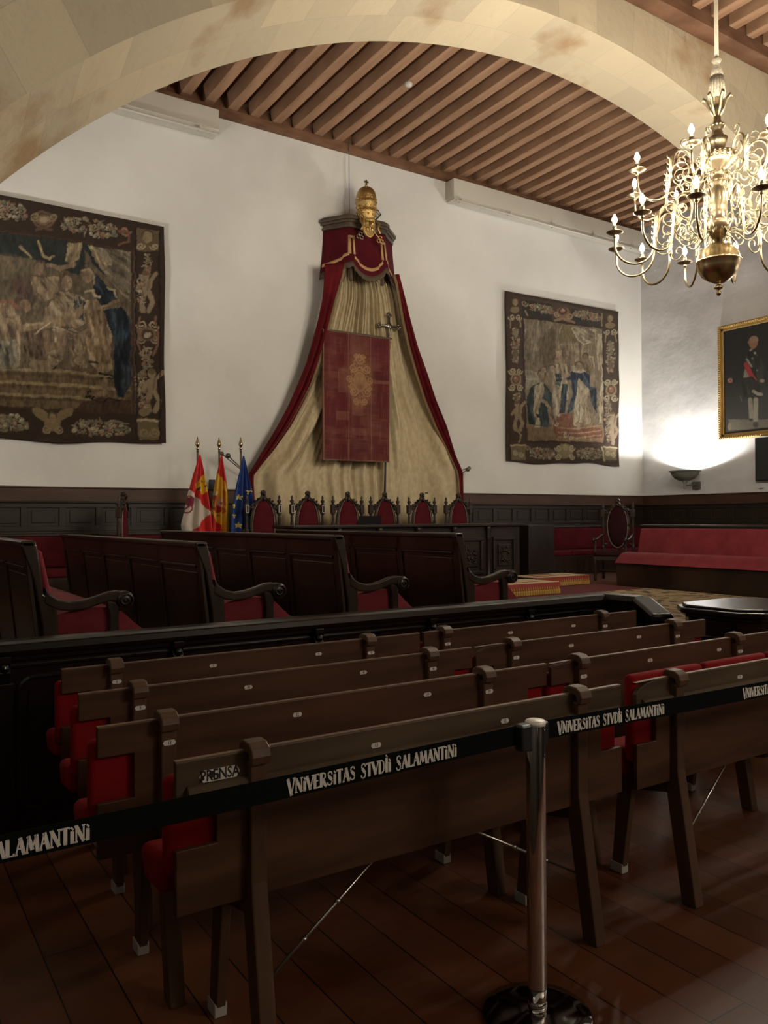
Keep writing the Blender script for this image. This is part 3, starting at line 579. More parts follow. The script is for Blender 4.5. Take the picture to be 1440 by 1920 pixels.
# ------------------------------------------------------------------ canopy of state
CX=7.25
t=empty('canopy','crimson canopy with carved wooden cornice and draped cream and red hangings','canopy',(CX,YB,6.0))
PL=[(-.72,0),(-.70,-.10),(-.44,-.40),(-.33,-.45),(.33,-.45),(.44,-.40),(.70,-.10),(.72,0)]
def cann(off,n=6):
    pts=[(-.62-off,0),(-.61-off,-.08)]
    for i in range(n+1):
        a=R(200+60*i/n); pts.append((-.27+(.13+off)*math.cos(a)-.03,-.30+(.14+off)*math.sin(a)))
    for i in range(n+1):
        a=R(280+60*i/n); pts.append((.25+(.13+off)*math.cos(a)+.03,-.30+(.14+off)*math.sin(a)))
    pts+= [(.74+off,-.08),(.77+off,0)]
    return pts
m=MB()
for off,z0,z1 in ((.0,.50,.53),(.03,.53,.57),(.015,.57,.61),(.06,.61,.65),(.09,.65,.70),(.05,.70,.73)): m.prism(cann(off),z0,z1,'Z')

M['cornwood']=mat('carved_cornice_wood',(.05,.034,.023),.4,noise=((5,5,5),(.085,.058,.038),5))
co_=m.build('cornice','cornwood',t,bevel=.006)
# valance follows the plan; scalloped lower edge
pl=cann(0.0,8); seg=[0]
for a,b_ in zip(pl,pl[1:]): seg.append(seg[-1]+math.hypot(b_[0]-a[0],b_[1]-a[1]))
LT=seg[-1]
def onplan(s,off=0):
    s=min(max(s,0),LT)
    for i in range(len(seg)-1):
        if s<=seg[i+1]+1e-9:
            k=(s-seg[i])/max(seg[i+1]-seg[i],1e-9); a,b_=pl[i],pl[i+1]
            tx,ty=b_[0]-a[0],b_[1]-a[1]; L=math.hypot(tx,ty) or 1
            return a[0]+tx*k+ty/L*off,a[1]+ty*k-tx/L*off
    return pl[-1]
J1=min(range(len(pl)),key=lambda i:abs(pl[i][0]+.30)+abs(pl[i][1]+.44)); J2=min(range(len(pl)),key=lambda i:abs(pl[i][0]-.28)+abs(pl[i][1]+.44))
s1,s2=seg[J1],seg[J2]
def hem(s):
    # bottom height relative to the canopy origin: peaks at the two joints, lobes between
    if s<s1: k=s/s1; return -.21+.14*k**1.6
    if s>s2: k=(LT-s)/(LT-s2); return -.26+.19*k**1.6
    k=(s-s1)/(s2-s1); return -.07-.20*math.sin(PI*k)**.7
def flare(v): return .0+.05*v*v
o=MB().grid(lambda u,v:(lambda p:(p[0]*(1+.03*v),p[1]*(1+.05*v)+0,.52-(.52-hem(u*LT))*v))(onplan(u*LT,flare(v))),90,14).build('valance','velvet',t,smooth=True,solid=.012)
def rib(name,a,b_,lift,mt,n=80,s0=0.0,s1_=None,par=None):
    s1_=LT if s1_ is None else s1_
    def f(u,v):
        s=s0+(s1_-s0)*u; za,zb=a(s),b_(s); z=za+(zb-za)*v; k=(.52-z)/(.52-hem(s)); p=onplan(s,flare(k)+lift)
        return (p[0]*(1+.03*k),p[1]*(1+.05*k),z)
    return MB().grid(f,n,2).build(name,mt,par or o,smooth=True,solid=.008)
rib('fringe',lambda s:hem(s)+.02,lambda s:hem(s)-.10-.012*math.sin(s*90),.0,'fringe',160)
tr=lambda s:hem(s)+.115+(.03 if abs(s-s1)<.12 or abs(s-s2)<.12 else 0)
for a,b_ in ((.05,s1-.035),(s1+.035,s2-.035),(s2+.035,LT-.05)): rib('gold_braid',lambda s:tr(s)+.028,lambda s:tr(s)-.028,.012,'goldflat',50,a,b_)
for sj in (s1,s2):
    for d in (-1,1): rib('gold_braid',lambda s:.36,lambda s:.06,.012,'goldflat',4,sj+d*.035-.02,sj+d*.035+.02)
    rib('gold_braid',lambda s:.385,lambda s:.34,.012,'goldflat',4,sj-.055,sj+.055)
    p=onplan(sj,.0); m=MB(); m.tube([(p[0],p[1]+.02,-.04),(p[0],p[1]+.02,-.18)],.008); m.lathe([(.01,-.16),(.03,-.18),(.026,-.2),(.034,-.33),(.03,-.36),(0,-.36)],10,(p[0],p[1]+.02,0)); m.build('tassel','fringe',t,smooth=True)
# drapes: outlines surveyed as (y in picture, left edge, right edge)
def curve(tab,k):
    ys=[a[0] for a in tab]
    return lambda y,c=1: float(np.interp(y,ys,[a[c] for a in tab]))
Dr=[(480,634,726),(520,630,738),(560,625,750),(620,608,762),(680,592,776),(740,565,795),(800,530,824),(860,492,849),(888,468,862),(900,470,862),(960,476,866),(1000,478,868)]
cv=curve(Dr,1)
def cream(u,v):
    y=480+520*v; xl,xr=cv(y,1),cv(y,2); g=u+.012*math.sin(u*9+v*4)
    x=xl+(xr-xl)*g; P=at(x,y,YB-.16); amp=.030+.028*math.sin(PI*min(1,v*1.1))
    ph=2*PI*17*(u*(1-.12*v)+.06*v); n=.45*math.sin(ph*2.3+3*v+1)+.4*math.sin(u*37+v*5)
    mid=math.exp(-((u-.5)/.17)**2); k=max(0,1-v/.32)
    q=max(k,mid)
    d=amp*(math.sin(ph)+n)*(.15+1.0*k+1.7*mid*(1-k))+(.10*math.sin(u*23+v*2.0)+.075*math.sin(u*47+v*5+.6*math.sin(v*9))+.018*math.sin(u*95-v*14))*(1-q)*min(1,v*2)
    return (P.x-CX,-.16+.03*(v<.1)+d*.8,P.z-6.0)
MB().grid(cream,260,90).build('cream_curtain','cream',t,smooth=True)
RL=[(495,609,648),(520,609,642),(560,606,630),(600,598,620),(640,588,610),(680,576,598),(720,560,584),(760,543,564),(800,522,542),(840,498,514),(870,480,490),(892,466,473),(905,467,473),(990,474,479)]
RRt=[(515,738,748),(530,743,752),(560,748,760),(600,755,770),(650,766,783),(700,780,800),(750,796,816),(800,816,836),(850,842,851),(886,858,866),(900,860,866),(990,864,869)]
def side(tab,sg,name):
    c=curve(tab,1); y0,y1=tab[0][0],tab[-1][0]
    def f(u,v):
        y=y0+(y1-y0)*v; xl,xr=c(y,1),c(y,2); Yd=.42-.16*min(1,v*1.3)
        P=at(xl+(xr-xl)*u,y,YB-Yd); k=1-abs(2*v-1)**3
        return (P.x-CX,-Yd+.035*math.sin(u*15+v*3)*k-.03*math.sin(PI*u),P.z-6.0)
    o=MB().grid(f,26,70).build('red_drape','drape',t,smooth=True,solid=.02)
    def g(u,v):
        y=y0+(y1-y0)*v; e=c(y,2) if sg<0 else c(y,1); Yd=.42-.16*min(1,v*1.3); P=at(e+(u-.5)*5,y,YB-Yd-.015); return (P.x-CX,-Yd-.015,P.z-6.0)
    MB().grid(g,2,60).build('drape_fringe','goldfr',o,smooth=True,solid=.02)
M['goldfr']=mat('dull_gold_fringe',(.17,.11,.05),.8,bump=.4,bscale=90)
side(RL,-1,'l'); side(RRt,1,'r')
for sg,(x,y) in ((-1,(467,892)),(1,(862,890))):
    P=at(x,y,YB-.27); m=MB(); q=sg
    a=(P.x-CX+q*.0,-.27,P.z-6.0); tip=(a[0]+q*(.36 if sg<0 else .17),-.30,a[2]+(.30 if sg<0 else .10))
    m.tube([(a[0],-.05,a[2]+.02),a,tip],.009,8); m.tube([(a[0],-.12,a[2]+.05),(tip[0]+q*.07,-.22,tip[2]+.03)],.009,8); m.ball(tip,.042); m.ball((tip[0]+q*.08,-.24,tip[2]+.03),.036)
    m.build('holdback','darkmetal',t,smooth=True)
# ceiling wire holding the canopy
P=at(655,400,11.85); o=MB().tube([(0,0,0),(0,0,8.15-P.z)],.006,6).build('suspension_wire','darkmetal',loc=P); tag(o,'thin dark wire dropping from the ceiling edge to the canopy','wire')
# papal tiara with crossed keys and shield
def emblem():
    t=empty('tiara_emblem','gilded three tiered tiara with crossed keys and shield topping the canopy','emblem',tuple(at(690,440,11.46)))
    b=MB().lathe([(.0,.20),(.12,.20),(.135,.215),(.13,.24),(.145,.27),(.155,.33),(.172,.36),(.165,.38),(.155,.40),(.165,.44),(.175,.50),(.182,.53),(.17,.545),(.165,.57),(.172,.62),(.165,.66),(.15,.71),(.12,.755),(.075,.785),(.03,.80),(0,.802)],28,(-.03,0,0)).build('tiara','gold',t,smooth=True)
    m=MB()
    for z,r,n in ((.30,.152,10),(.44,.165,12),(.58,.17,12),(.365,.172,22),(.53,.18,24)):
        for i in range(n): a=2*PI*i/n; m.ball((-.03+r*math.cos(a),r*math.sin(a),z),.020 if n<20 else .010,6,4)
    m.build('jewel','gold',b,smooth=True)
    m=MB(); m.ball((-.03,0,.825),.025); m.box(-.042,-.018,-.012,.012,.84,.92); m.box(-.07,.01,-.012,.012,.875,.898); m.build('cross','bronze',t)
    sh=[(-.195,.20),(.015,.22),(.025,.10)]+[(-.09+.11*math.cos(a),.03-.15*math.sin(a)) for a in [i*PI/10 for i in range(11)]]+[(-.205,.10)]
    s=MB().prism(sh,-.20,-.15,'Y').build('shield','gold',t,bevel=.01)
    m=MB(); inner=[((p[0]+.09)*.8-.09,(p[1]-.04)*.8+.04) for p in sh]; m.tube([(x,-.205,z) for x,z in inner+[inner[0]]],.008,6)
    m.box(-.102,-.078,-.215,-.20,-.02,.15)
    for a,b_ in ((-.14,.12),(-.04,.12),(-.135,.02),(-.045,.02)): m.ball((a,-.20,b_),.025,7,5,1.3)
    m.build('relief','gold',s,smooth=True)
    for sg in (-1,1):
        a=Vector((-.03+sg*.24,-.08,.36)); b_=Vector((-.02-sg*.16,-.10,-.05)); m=MB(); m.tube([a,b_],.014,8)
        d=(b_-a).normalized(); n_=Vector((-d.z,0,d.x))
        for k in (0,1,2): 
            c=b_+d*.055+(Vector((math.cos(k*2.1+1.5),0,math.sin(k*2.1+1.5)))*.038); m.tube([c+Vector((math.cos(q*PI/5),0,math.sin(q*PI/5)))*.030 for q in range(11)],.009,6)
        for u,v in ((0,.10),(.045,.10),(.09,.10)): m.tube([a+d*u,a+d*u+n_*v*sg*-1],.011,6)
        m.tube([a+n_*.1*sg*-1,a+d*.09+n_*.1*sg*-1],.011,6)
        m.build('key','gold' if sg<0 else 'silver',t,smooth=True)
    m=MB()
    for sg in (-1,1): m.tube([(-.03+sg*.12,-.05,.24),(-.03+sg*.17,-.12,.16),(-.03+sg*.14,-.14,.08),(-.03+sg*.18,-.13,0)],[.02,.03,.022,.026],8)
    m.build('lappet','gold',t,smooth=True)
emblem()
# worn embroidered velvet cloth hung in front of the curtain
a,b_,c,d=[at(*q,11.6) for q in ((605,617),(730,632),(725,865),(602,862))]
W_=b_.x-a.x; H_=a.z-d.z
t=empty('hanging_cloth','faded crimson velvet cloth with embroidered coat of arms hung before cream curtain','banner',(a.x,11.6,d.z))
o=MB().grid(lambda u,v:(W_*u-.02*(1-v),.012*math.sin(u*8+v*3)-.01*math.sin(u*21),H_*v),120,220).build('cloth','embroid',t,smooth=True,solid=.01)
def clothfn(co):
    x=co[:,0]/W_*365; y=(1-co[:,2]/H_)*700; p=Pic(x,y,(.085,.009,.011))
    n=vnoise(x/70,y/9,3); n2=vnoise(x/45,y/60,8); n3=vnoise(x/5,y/70,9)
    p.put(np.clip((n*.5+n2*.9-.78)*4,0,1)*.42,(.17,.065,.042)); p.put(np.clip((n3-.6)*3,0,1)*.3,(.20,.10,.065)); p.put(np.clip((vnoise(x/90,y/40,21)-.55)*4,0,1)*.5,(.085,.008,.014))
    for (x0,y0,x1,y1,cc,al) in ((80,200,135,330,(.24,.11,.07),.6),(70,430,135,480,(.25,.12,.075),.6),(140,10,250,110,(.22,.09,.06),.6),(150,380,215,450,(.28,.14,.08),.55),(280,215,362,240,(.05,.008,.012),.8),(275,245,362,262,(.28,.15,.10),.7),(140,580,240,660,(.055,.008,.014),.8),(150,520,230,560,(.21,.10,.07),.6),(260,60,362,150,(.13,.02,.035),.6)):
        m_=((x>x0)&(x<x1)&(y>y0)&(y<y1)).astype(float)*(.6+.4*vnoise(x/12,y/6,2)); p.put(m_*al*.6,cc)
    for sx in (133,258): p.line([(sx,0),(sx,700)],1.6,(.27,.13,.08),.7)
    G=(.30,.165,.08); G2=(.20,.10,.055)
    p.ell(197,250,74,170,(.19,.085,.05),a=.55,soft=.5); dd=np.sqrt(((x-197)/70)**2+((y-262)/150)**2); p.put(np.clip((1-dd)*4,0,1)*np.clip((np.abs(vnoise(x/9,y/11,4)-.5)-.12)*9,0,1)*.75,(.27,.15,.08)); p.put(np.clip((1-dd)*4,0,1)*np.clip((vnoise(x/7,y/8,6)-.62)*6,0,1)*.6,(.10,.03,.02)); p.ell(197,262,34,52,(.24,.13,.065)); 
    for (cx,cy,r,f_) in ((160,190,26,1),(235,190,26,-1),(140,250,22,1),(252,250,22,-1),(160,320,24,1),(236,320,24,-1),(175,370,20,1),(220,370,20,-1),(150,290,18,-1),(245,290,18,1),(197,140,24,1),(178,120,14,-1),(216,120,14,1)): p.scroll(cx,cy,r,G,1.5,3,f_)
    p.line([(197+34*math.cos(a_*PI/12),262+52*math.sin(a_*PI/12)) for a_ in range(25)],3,G); p.ell(197,290,16,14,G2); p.ell(185,245,8,12,G); p.ell(210,245,8,12,G); p.line([(150,205),(197,180),(245,205)],4,G); p.line([(170,150),(197,110),(225,150)],4,G)
    for v_ in (3,362): p.line([(v_,0),(v_,700)],3,(.16,.10,.055))
    p.line([(0,3),(365,3)],3,(.14,.09,.05)); p.line([(0,697),(365,697)],3,(.16,.10,.055)); p.weave(.12,2.2); return p.c
paint(o,clothfn)
MB().tube([(-.04,.02,H_+.01),(W_+.06,.02,H_+.01)],.012,8).build('hanging_rod','darkmetal',t)
# processional cross behind the cloth
A=at(729,640,11.72); B=at(716,990,11.72)
t=empty('processional_cross','silver processional cross on dark pole behind the hanging velvet cloth','cross',(B.x,B.y,DZ))
MB().tube([(0,0,0),(A.x-B.x,0,A.z-DZ-.12)],.018,10).build('pole','black',t,smooth=True)
m=MB(); x0,z0=A.x-B.x,A.z-DZ; m.lathe([(.02,-.14),(.035,-.1),(.02,-.06),(.045,-.02),(.02,.02)],10,(x0,0,z0)); m.tube([(x0,0,z0),(x0+.01,0,z0+.42)],.02,8); m.tube([(x0-.17,0,z0+.26),(x0+.18,0,z0+.27)],.02,8)
for dx,dz in ((-.19,.26),(.2,.27),(.01,.46),(0,.05)):
    for ex,ez in ((.03,0),(-.03,0),(0,.035),(0,-.03)): m.ball((x0+dx+ex,0,z0+dz+ez),.024,7,5)
m.lathe([(0,-.02),(.05,-.02),(.06,0),(.05,.02),(0,.02)],12,(x0+.005,0,z0+.27),ax='Y')
m.build('cross_head','silver',t,smooth=True)
# ------------------------------------------------------------------ flags
def flag(px,tab,kind,label,Y=11.3,seed=0):
    F=at(px,1000,Y); t=empty('flag',label,'flag',(F.x,Y,DZ)); y0,y1=tab[0][0],tab[-1][0]; cl=curve(tab,1)
    top=at(px,850,Y).z-DZ
    MB().tube([(0,0,.05),(0,0,top+.10)],.016,10).build('pole','steel',t,smooth=True)
    MB().lathe([(.02,0),(.012,.02),(.02,.035),(.028,.05),(.012,.065),(.02,.08),(.034,.11),(.03,.13),(.012,.19),(0,.235)],12,(0,0,top+.02)).build('finial','bronze',t,smooth=True)
    MB().lathe([(0,0),(.16,0),(.16,.03),(.05,.06),(.03,.2),(0,.2)],20).build('base','darkmetal',t,smooth=True)
    def f(u,v):
        y=y0+(y1-y0)*v; x=cl(y,1)+(cl(y,2)-cl(y,1))*u; P=at(x,y,Y); w_=min(1,v*2.5)
        return (P.x-F.x,-.03+(.045*math.sin(u*2*PI*(2.6+.2*seed)+seed+v*.8)+.015*math.sin(u*29+v*3+seed))*w_,P.z-DZ)
    o=MB().grid(f,90,150).build('cloth','flag',t,smooth=True,solid=.004)
    c4=[(px-40,850),(px+40,850),(px+40,1060),(px-40,1060)]
    src=[(at(a,b_,Y).x-F.x,at(a,b_,Y).z-DZ) for a,b_ in c4]; H=homog(src,[((a-320)*6.545,(b_-820)*6.545) for a,b_ in c4])
    def fn(co):
        x,y=H(co[:,0],co[:,2])
        RED=(.48,.018,.016); WH=(.52,.46,.40); YE=(.62,.36,.02); PU=(.17,.02,.045)
        if kind==0:
            p=Pic(x,y,RED); p.poly([(235,645),(475,925),(445,960),(270,1150),(250,1600),(-100,1600),(-100,600)],WH); p.poly([(455,905),(500,950),(470,960)],WH)
            p.poly([(285,575),(330,545),(350,500),(400,455),(425,560),(440,660),(385,705),(350,670),(300,625)],YE); p.line([(330,640),(345,615)],12,(.03,.04,.03)); p.line([(370,530),(385,548)],7,(.1,.08,.02)); p.line([(410,600),(428,585)],7,(.03,.04,.03)); p.line([(300,590),(350,560),(420,540)],4,(.3,.17,.01))
            p.ell(235,790,48,62,PU,.3); p.ell(225,740,26,26,PU); p.line([(210,850),(165,900),(175,925),(215,920),(250,880),(245,850)],9,PU); p.line([(255,750),(290,760)],9,PU); p.ell(222,735,9,9,(.5,.3,.05)); p.line([(195,800),(170,850)],9,PU)
        elif kind==1:
            p=Pic(x,y,YE); p.poly([(560,100),(800,100),(760,900),(700,690),(680,640),(650,540),(568,440),(540,420)],RED); p.poly([(480,900),(520,985),(560,1040),(630,1110),(655,1300),(655,1700),(100,1700),(100,700)],RED)
            p.ell(530,790,48,110,(.36,.06,.02)); p.ell(560,880,50,50,(.33,.03,.02)); 
            for i in range(5): p.line([(492+i*11,770),(510+i*9,850)],3,(.55,.30,.03))
            p.ell(605,805,32,50,(.50,.42,.36)); p.ell(605,810,15,20,(.28,.05,.08)); p.ell(635,690,26,46,(.42,.10,.02)); p.ell(535,690,22,26,(.52,.45,.35)); p.line([(520,720),(565,730)],9,(.36,.05,.03)); p.line([(600,880),(640,870),(655,910),(615,950)],10,(.40,.10,.04)); p.ell(575,960,18,12,(.20,.24,.14)); p.line([(640,650),(655,830)],9,(.5,.16,.03)); p.ell(560,650,16,14,(.45,.10,.02))
        else:
            p=Pic(x,y,(.018,.05,.21))
            for cx,cy in ((828,736),(768,842),(768,965),(820,1080),(912,1140),(938,668),(1010,1200),(1000,640)):
                pts=[]
                for i in range(10): r=(42 if i%2==0 else 17); a=-PI/2+i*PI/5+.05; pts.append((cx+r*math.cos(a),cy+r*math.sin(a)))
                p.poly(pts,(.72,.60,.10))
        return p.c
    paint(o,fn)
flag(371,[(853,372,374.5),(870,368,378),(890,362,382),(925,353,388),(955,347,393),(985,340,397),(1010,344,400),(1060,346,402)],0,'red and white quartered flag with gold castle and purple lion, leftmost by the wall',Y=11.40,seed=1)
flag(411.5,[(854,413,415.5),(875,409,419),(900,404,424),(930,399,428),(960,395,430),(1000,394,430),(1060,394,430)],1,'red and yellow flag with coat of arms, middle of the three flags',Y=11.56,seed=2)
flag(452,[(855,454,456.5),(880,449,462),(910,441,468),(945,434,474),(975,430,478),(1005,429,480),(1060,429,480)],2,'blue flag with a ring of yellow stars beside the canopy drape',Y=11.42,seed=3)
P=at(397,910,11.9); o=MB().box(-.04,.04,-.05,.03,0,.14).build('wall_box','black',loc=(P.x,11.9,2.101),bevel=.005); tag(o,'small dark box on the panelling ledge between two flags','box')
# ------------------------------------------------------------------ carved armchairs
def chair(label,loc,rz=0,group=None,H=1.56,plates=False,arms=True,vel='velvet'):
    t=empty('armchair',label,'chair',loc,rz,group); k=H/1.56
    zc,rx,rz_=1.02*k,.178,.40*k
    MB().lathe([(0,-.045),(.5,-.042),(.8,-.032),(.96,-.012),(1,0),(1,.03),(0,.03)],36,(0,.26,zc),sx=rx,sy=rz_,ax='Y').build('back_cushion',vel,t,smooth=True)
    m=MB(); m.tube([((rx+.022)*math.cos(a),.265,zc+(rz_+.022)*math.sin(a)) for a in [2*PI*i/48 for i in range(49)]],.024,8)
    f=m.build('oval_frame','chairwood',t,smooth=True)
    m=MB(); m.tube([((rx+.004)*math.cos(a),.243,zc+(rz_+.004)*math.sin(a)) for a in [2*PI*i/48 for i in range(49)]],.006,6); m.build('pale_bead','chairbead',f,smooth=True)  # thin paler bead around the inside of the oval frame
    cr=[(-.24,1.285),(-.235,1.33),(-.205,1.325),(-.19,1.365),(-.15,1.36),(-.145,1.40),(-.10,1.40),(-.095,1.44),(-.06,1.435),(-.035,1.475),(-.03,1.50),(-.042,1.52),(-.03,1.545),(0,1.565)]
    cr=cr+[(-x,z) for x,z in cr[::-1][1:]]; cr=[(x,z*k) for x,z in cr]
    cr+=[(.21*math.cos(a),zc+(rz_+.005)*math.sin(a)) for a in [R(38+104*i/12) for i in range(13)]]
    c=MB().prism(cr,.235,.29,'Y').build('crest','chairwood',t,bevel=.008)
    m=MB(); m.ball((0,.225,1.50*k),.026,8,6,1.2); m.ball((0,.23,1.43*k),.03,8,6)
    for s in (-1,1):
        m.tube([(s*.05,.228,1.43*k),(s*.09,.225,1.40*k),(s*.12,.225,1.36*k),(s*.15,.225,1.345*k),(s*.165,.225,1.32*k)],[.014,.018,.012,.016,.008],6)
        m.tube([(s*.20,.23,1.31*k),(s*.22,.23,1.33*k),(s*.235,.23,1.31*k),(s*.22,.23,1.29*k)],.012,6); m.ball((s*.145,.23,1.395*k),.018,6,4); m.ball((s*.095,.23,1.43*k),.016,6,4)
    m.build('carving','chairwood',c,smooth=True)
    for s in (-1,1):
        x=s*.27
        MB().lathe([(.022,0),(.026,.10),(.016,.12),(.03,.15),(.022,.3),(.026,.56),(.032,.60),(.018,.62),(.026,.66),(.016,.72),(.022,.9),(.027,1.02),(.018,1.10),(.026,1.13),(.016,1.15),(.03,1.19),(.03,1.20)],12,(x,.27,0)).build('post','chairwood',t,smooth=True) if k>.9 else None
        b=MB().box(x-.034,x+.034,.235,.305,1.20*k,1.345*k).build('post_block','chairwood',t,bevel=.006)
        if plates:
            m=MB()
            for (a0,a1,b0,b1) in ((-.026,.026,1.325,1.333),(-.026,.026,1.212,1.220),(-.026,-.018,1.212,1.333),(.018,.026,1.212,1.333)): m.box(x+a0,x+a1,.228,.234,b0*k,b1*k)
            m.build('inlaid_outline','enamel',b)
        MB().lathe([(.03,1.345*k),(.016,1.36*k),(.034,1.39*k),(.03,1.41*k),(.012,1.425*k),(.02,1.45*k),(.012,1.475*k),(0,1.49*k)],12,(x,.27,0)).build('finial','chairwood',t,smooth=True)
        MB().tube([(s*.20,.265,1.27*k),(s*.25,.265,1.265*k)],.018,8).build('tie','chairwood',t,smooth=True)
        MB().tube([(s*.20,.265,.68*k),(s*.27,.265,.66*k)],.018,8).build('tie','chairwood',t,smooth=True)
        MB().lathe([(.02,0),(.03,.06),(.018,.09),(.03,.13),(.024,.3),(.034,.36),(.034,.42)],12,(s*.26,-.24,0)).build('front_leg','chairwood',t,smooth=True)
        if arms:
            MB().lathe([(.02,.42),(.03,.48),(.016,.52),(.026,.62),(.018,.68),(.024,.70)],10,(s*.27,-.20,0)).build('arm_post','chairwood',t,smooth=True)
            MB().tube([(s*.27,.26,.80),(s*.275,.14,.785),(s*.28,.0,.735),(s*.28,-.14,.715),(s*.28,-.24,.735),(s*.28,-.28,.72),(s*.28,-.27,.69)],[.02,.024,.024,.026,.028,.024,.018],8).build('arm','chairwood',t,smooth=True)
    MB().box(-.29,.29,-.27,.27,.36,.43).build('seat_frame','chairwood',t,bevel=.012)
    MB().box(-.27,.27,-.26,.22,.43,.52).build('seat_cushion',vel,t,bevel=.035,seg=4,smooth=True)
    MB().tube([(-.26,0,.16),(.26,0,.16)],.02,8).build('stretcher','chairwood',t,smooth=True)
    return t
M['chairwood']=mat('carved_dark_walnut',(.016,.009,.006),.38,spec=.35,noise=((20,20,20),(.03,.017,.011),4))
M['chairbead']=mat('pale_edge',(.20,.15,.11),.4)
cx_=[5.159,5.917,6.646,7.36,8.129,8.924]
lab=['leftmost, against the blue flag','second from the left along the cream curtain','third from the left','fourth, below the processional cross','second from the right','rightmost at the end of the cream curtain']
for i,(X,l) in enumerate(zip(cx_,lab)):
    chair('oval backed crimson armchair behind the presidential table, '+l,(X-.03,10.94,DZ+.013),0,'armchairs behind the presidential table',1.55,plates=i<2)
chair('crimson armchair seen side on, left of the flags',(3.22,10.9,DZ),R(64),None,1.50)
chair('dark armchair turned sideways at the end of the right crimson bench',(11.25,9.75,DZ),R(-66),None,1.46,vel='darkvelvet')
# ------------------------------------------------------------------ presidential table and its neighbours
def table():
    x0,x1,y0,y1,zt=5.0,9.32,9.95,10.6,1.02
    t=empty('presidential_table','long dark carved panelled table in front of the armchairs','table',(x0,y0,DZ+.0125)); L=x1-x0; D=y1-y0
    MB().box(.06,L-.06,.08,D,0.08,zt-.05).build('body','table',t,bevel=.004)
    MB().box(0,L,0,D+.02,zt-.045,zt).build('top','table',t,bevel=.012)
    MB().box(.0,L,.03,D,0,.10).build('plinth','table',t,bevel=.015)
    n=6; w_=(L-.12)/n
    for i in range(n):
        a=.06+i*w_; m=MB(); m.box(a+.10,a+w_-.10,.045,.085,.20,.26); m.box(a+.10,a+w_-.10,.045,.085,.74,.80); m.box(a+.10,a+.16,.045,.085,.26,.74); m.box(a+w_-.16,a+w_-.10,.045,.085,.26,.74); m.box(a+.22,a+w_-.22,.055,.085,.32,.68)
        f=m.build('front_panel','table',t,bevel=.012)
        m=MB(); rg=random.Random(i); cxx=a+w_/2
        for q in range(14): 
            u=rg.uniform(-.09,.09); v=rg.uniform(.36,.64); m.ball((cxx+u,.05,v),rg.uniform(.012,.026),6,4)
            m.ball((cxx-u,.05,v),rg.uniform(.012,.022),6,4)
        m.build('carving','table',f,smooth=True)
        m=MB(); m.lathe([(.03,.10),(.045,.13),(.03,.16),(.034,.45),(.028,.75),(.045,.80),(.03,.84),(.05,.93),(.05,.975)],12,(a,.06,0)); m.build('pilaster','table',t,smooth=True)
    o=MB().box(0,.62,0,.55,0,.98).build('cabinet','table',loc=(9.72,10.3,DZ+.0125),bevel=.01)
    tag(o,'plain dark side cabinet standing right of the presidential table','cabinet')
    P=at(702,990,9.98); o=MB().hexa([(-.21,0,0),(.21,0,0),(.21,.02,0),(-.21,.02,0)],[(-.19,-.05,.13),(.19,-.05,.13),(.19,-.03,.13),(-.19,-.03,.13)]).build('desk_screen','black',loc=(P.x,10.12,DZ+1.033))
    o.hide_render=False; tag(o,'small black panel lying on the front edge of the presidential table','screen')
table()
# ------------------------------------------------------------------ crimson wall benches
def wall_bench(x0,x1,label):
    t=empty('wall_bench',label,'bench',(x0,YB-.1,DZ)); L=x1-x0
    MB().box(0,L,-.62,0,0,.36).build('base','choir',t,bevel=.01)
    m=MB(); n=max(1,int(L/1.1)); 
    for i in range(n):
        MB().box(i*L/n+.005,(i+1)*L/n-.005,-.64,-.10,.36,.47).build('seat_cushion','velvet',t,bevel=.03,seg=3,smooth=True)
        MB().box(i*L/n+.005,(i+1)*L/n-.005,-.12,-.03,.47,.90).build('back_cushion','velvet',t,bevel=.025,seg=3,smooth=True)
    MB().box(0,L,-.10,0,.90,.945).build('top_rail','choir',t,bevel=.012)
wall_bench(-.9,3.75,'crimson cushioned bench along the back wall left of the flags')
wall_bench(10.35,XR-.1,'crimson cushioned bench along the back wall in the right corner')
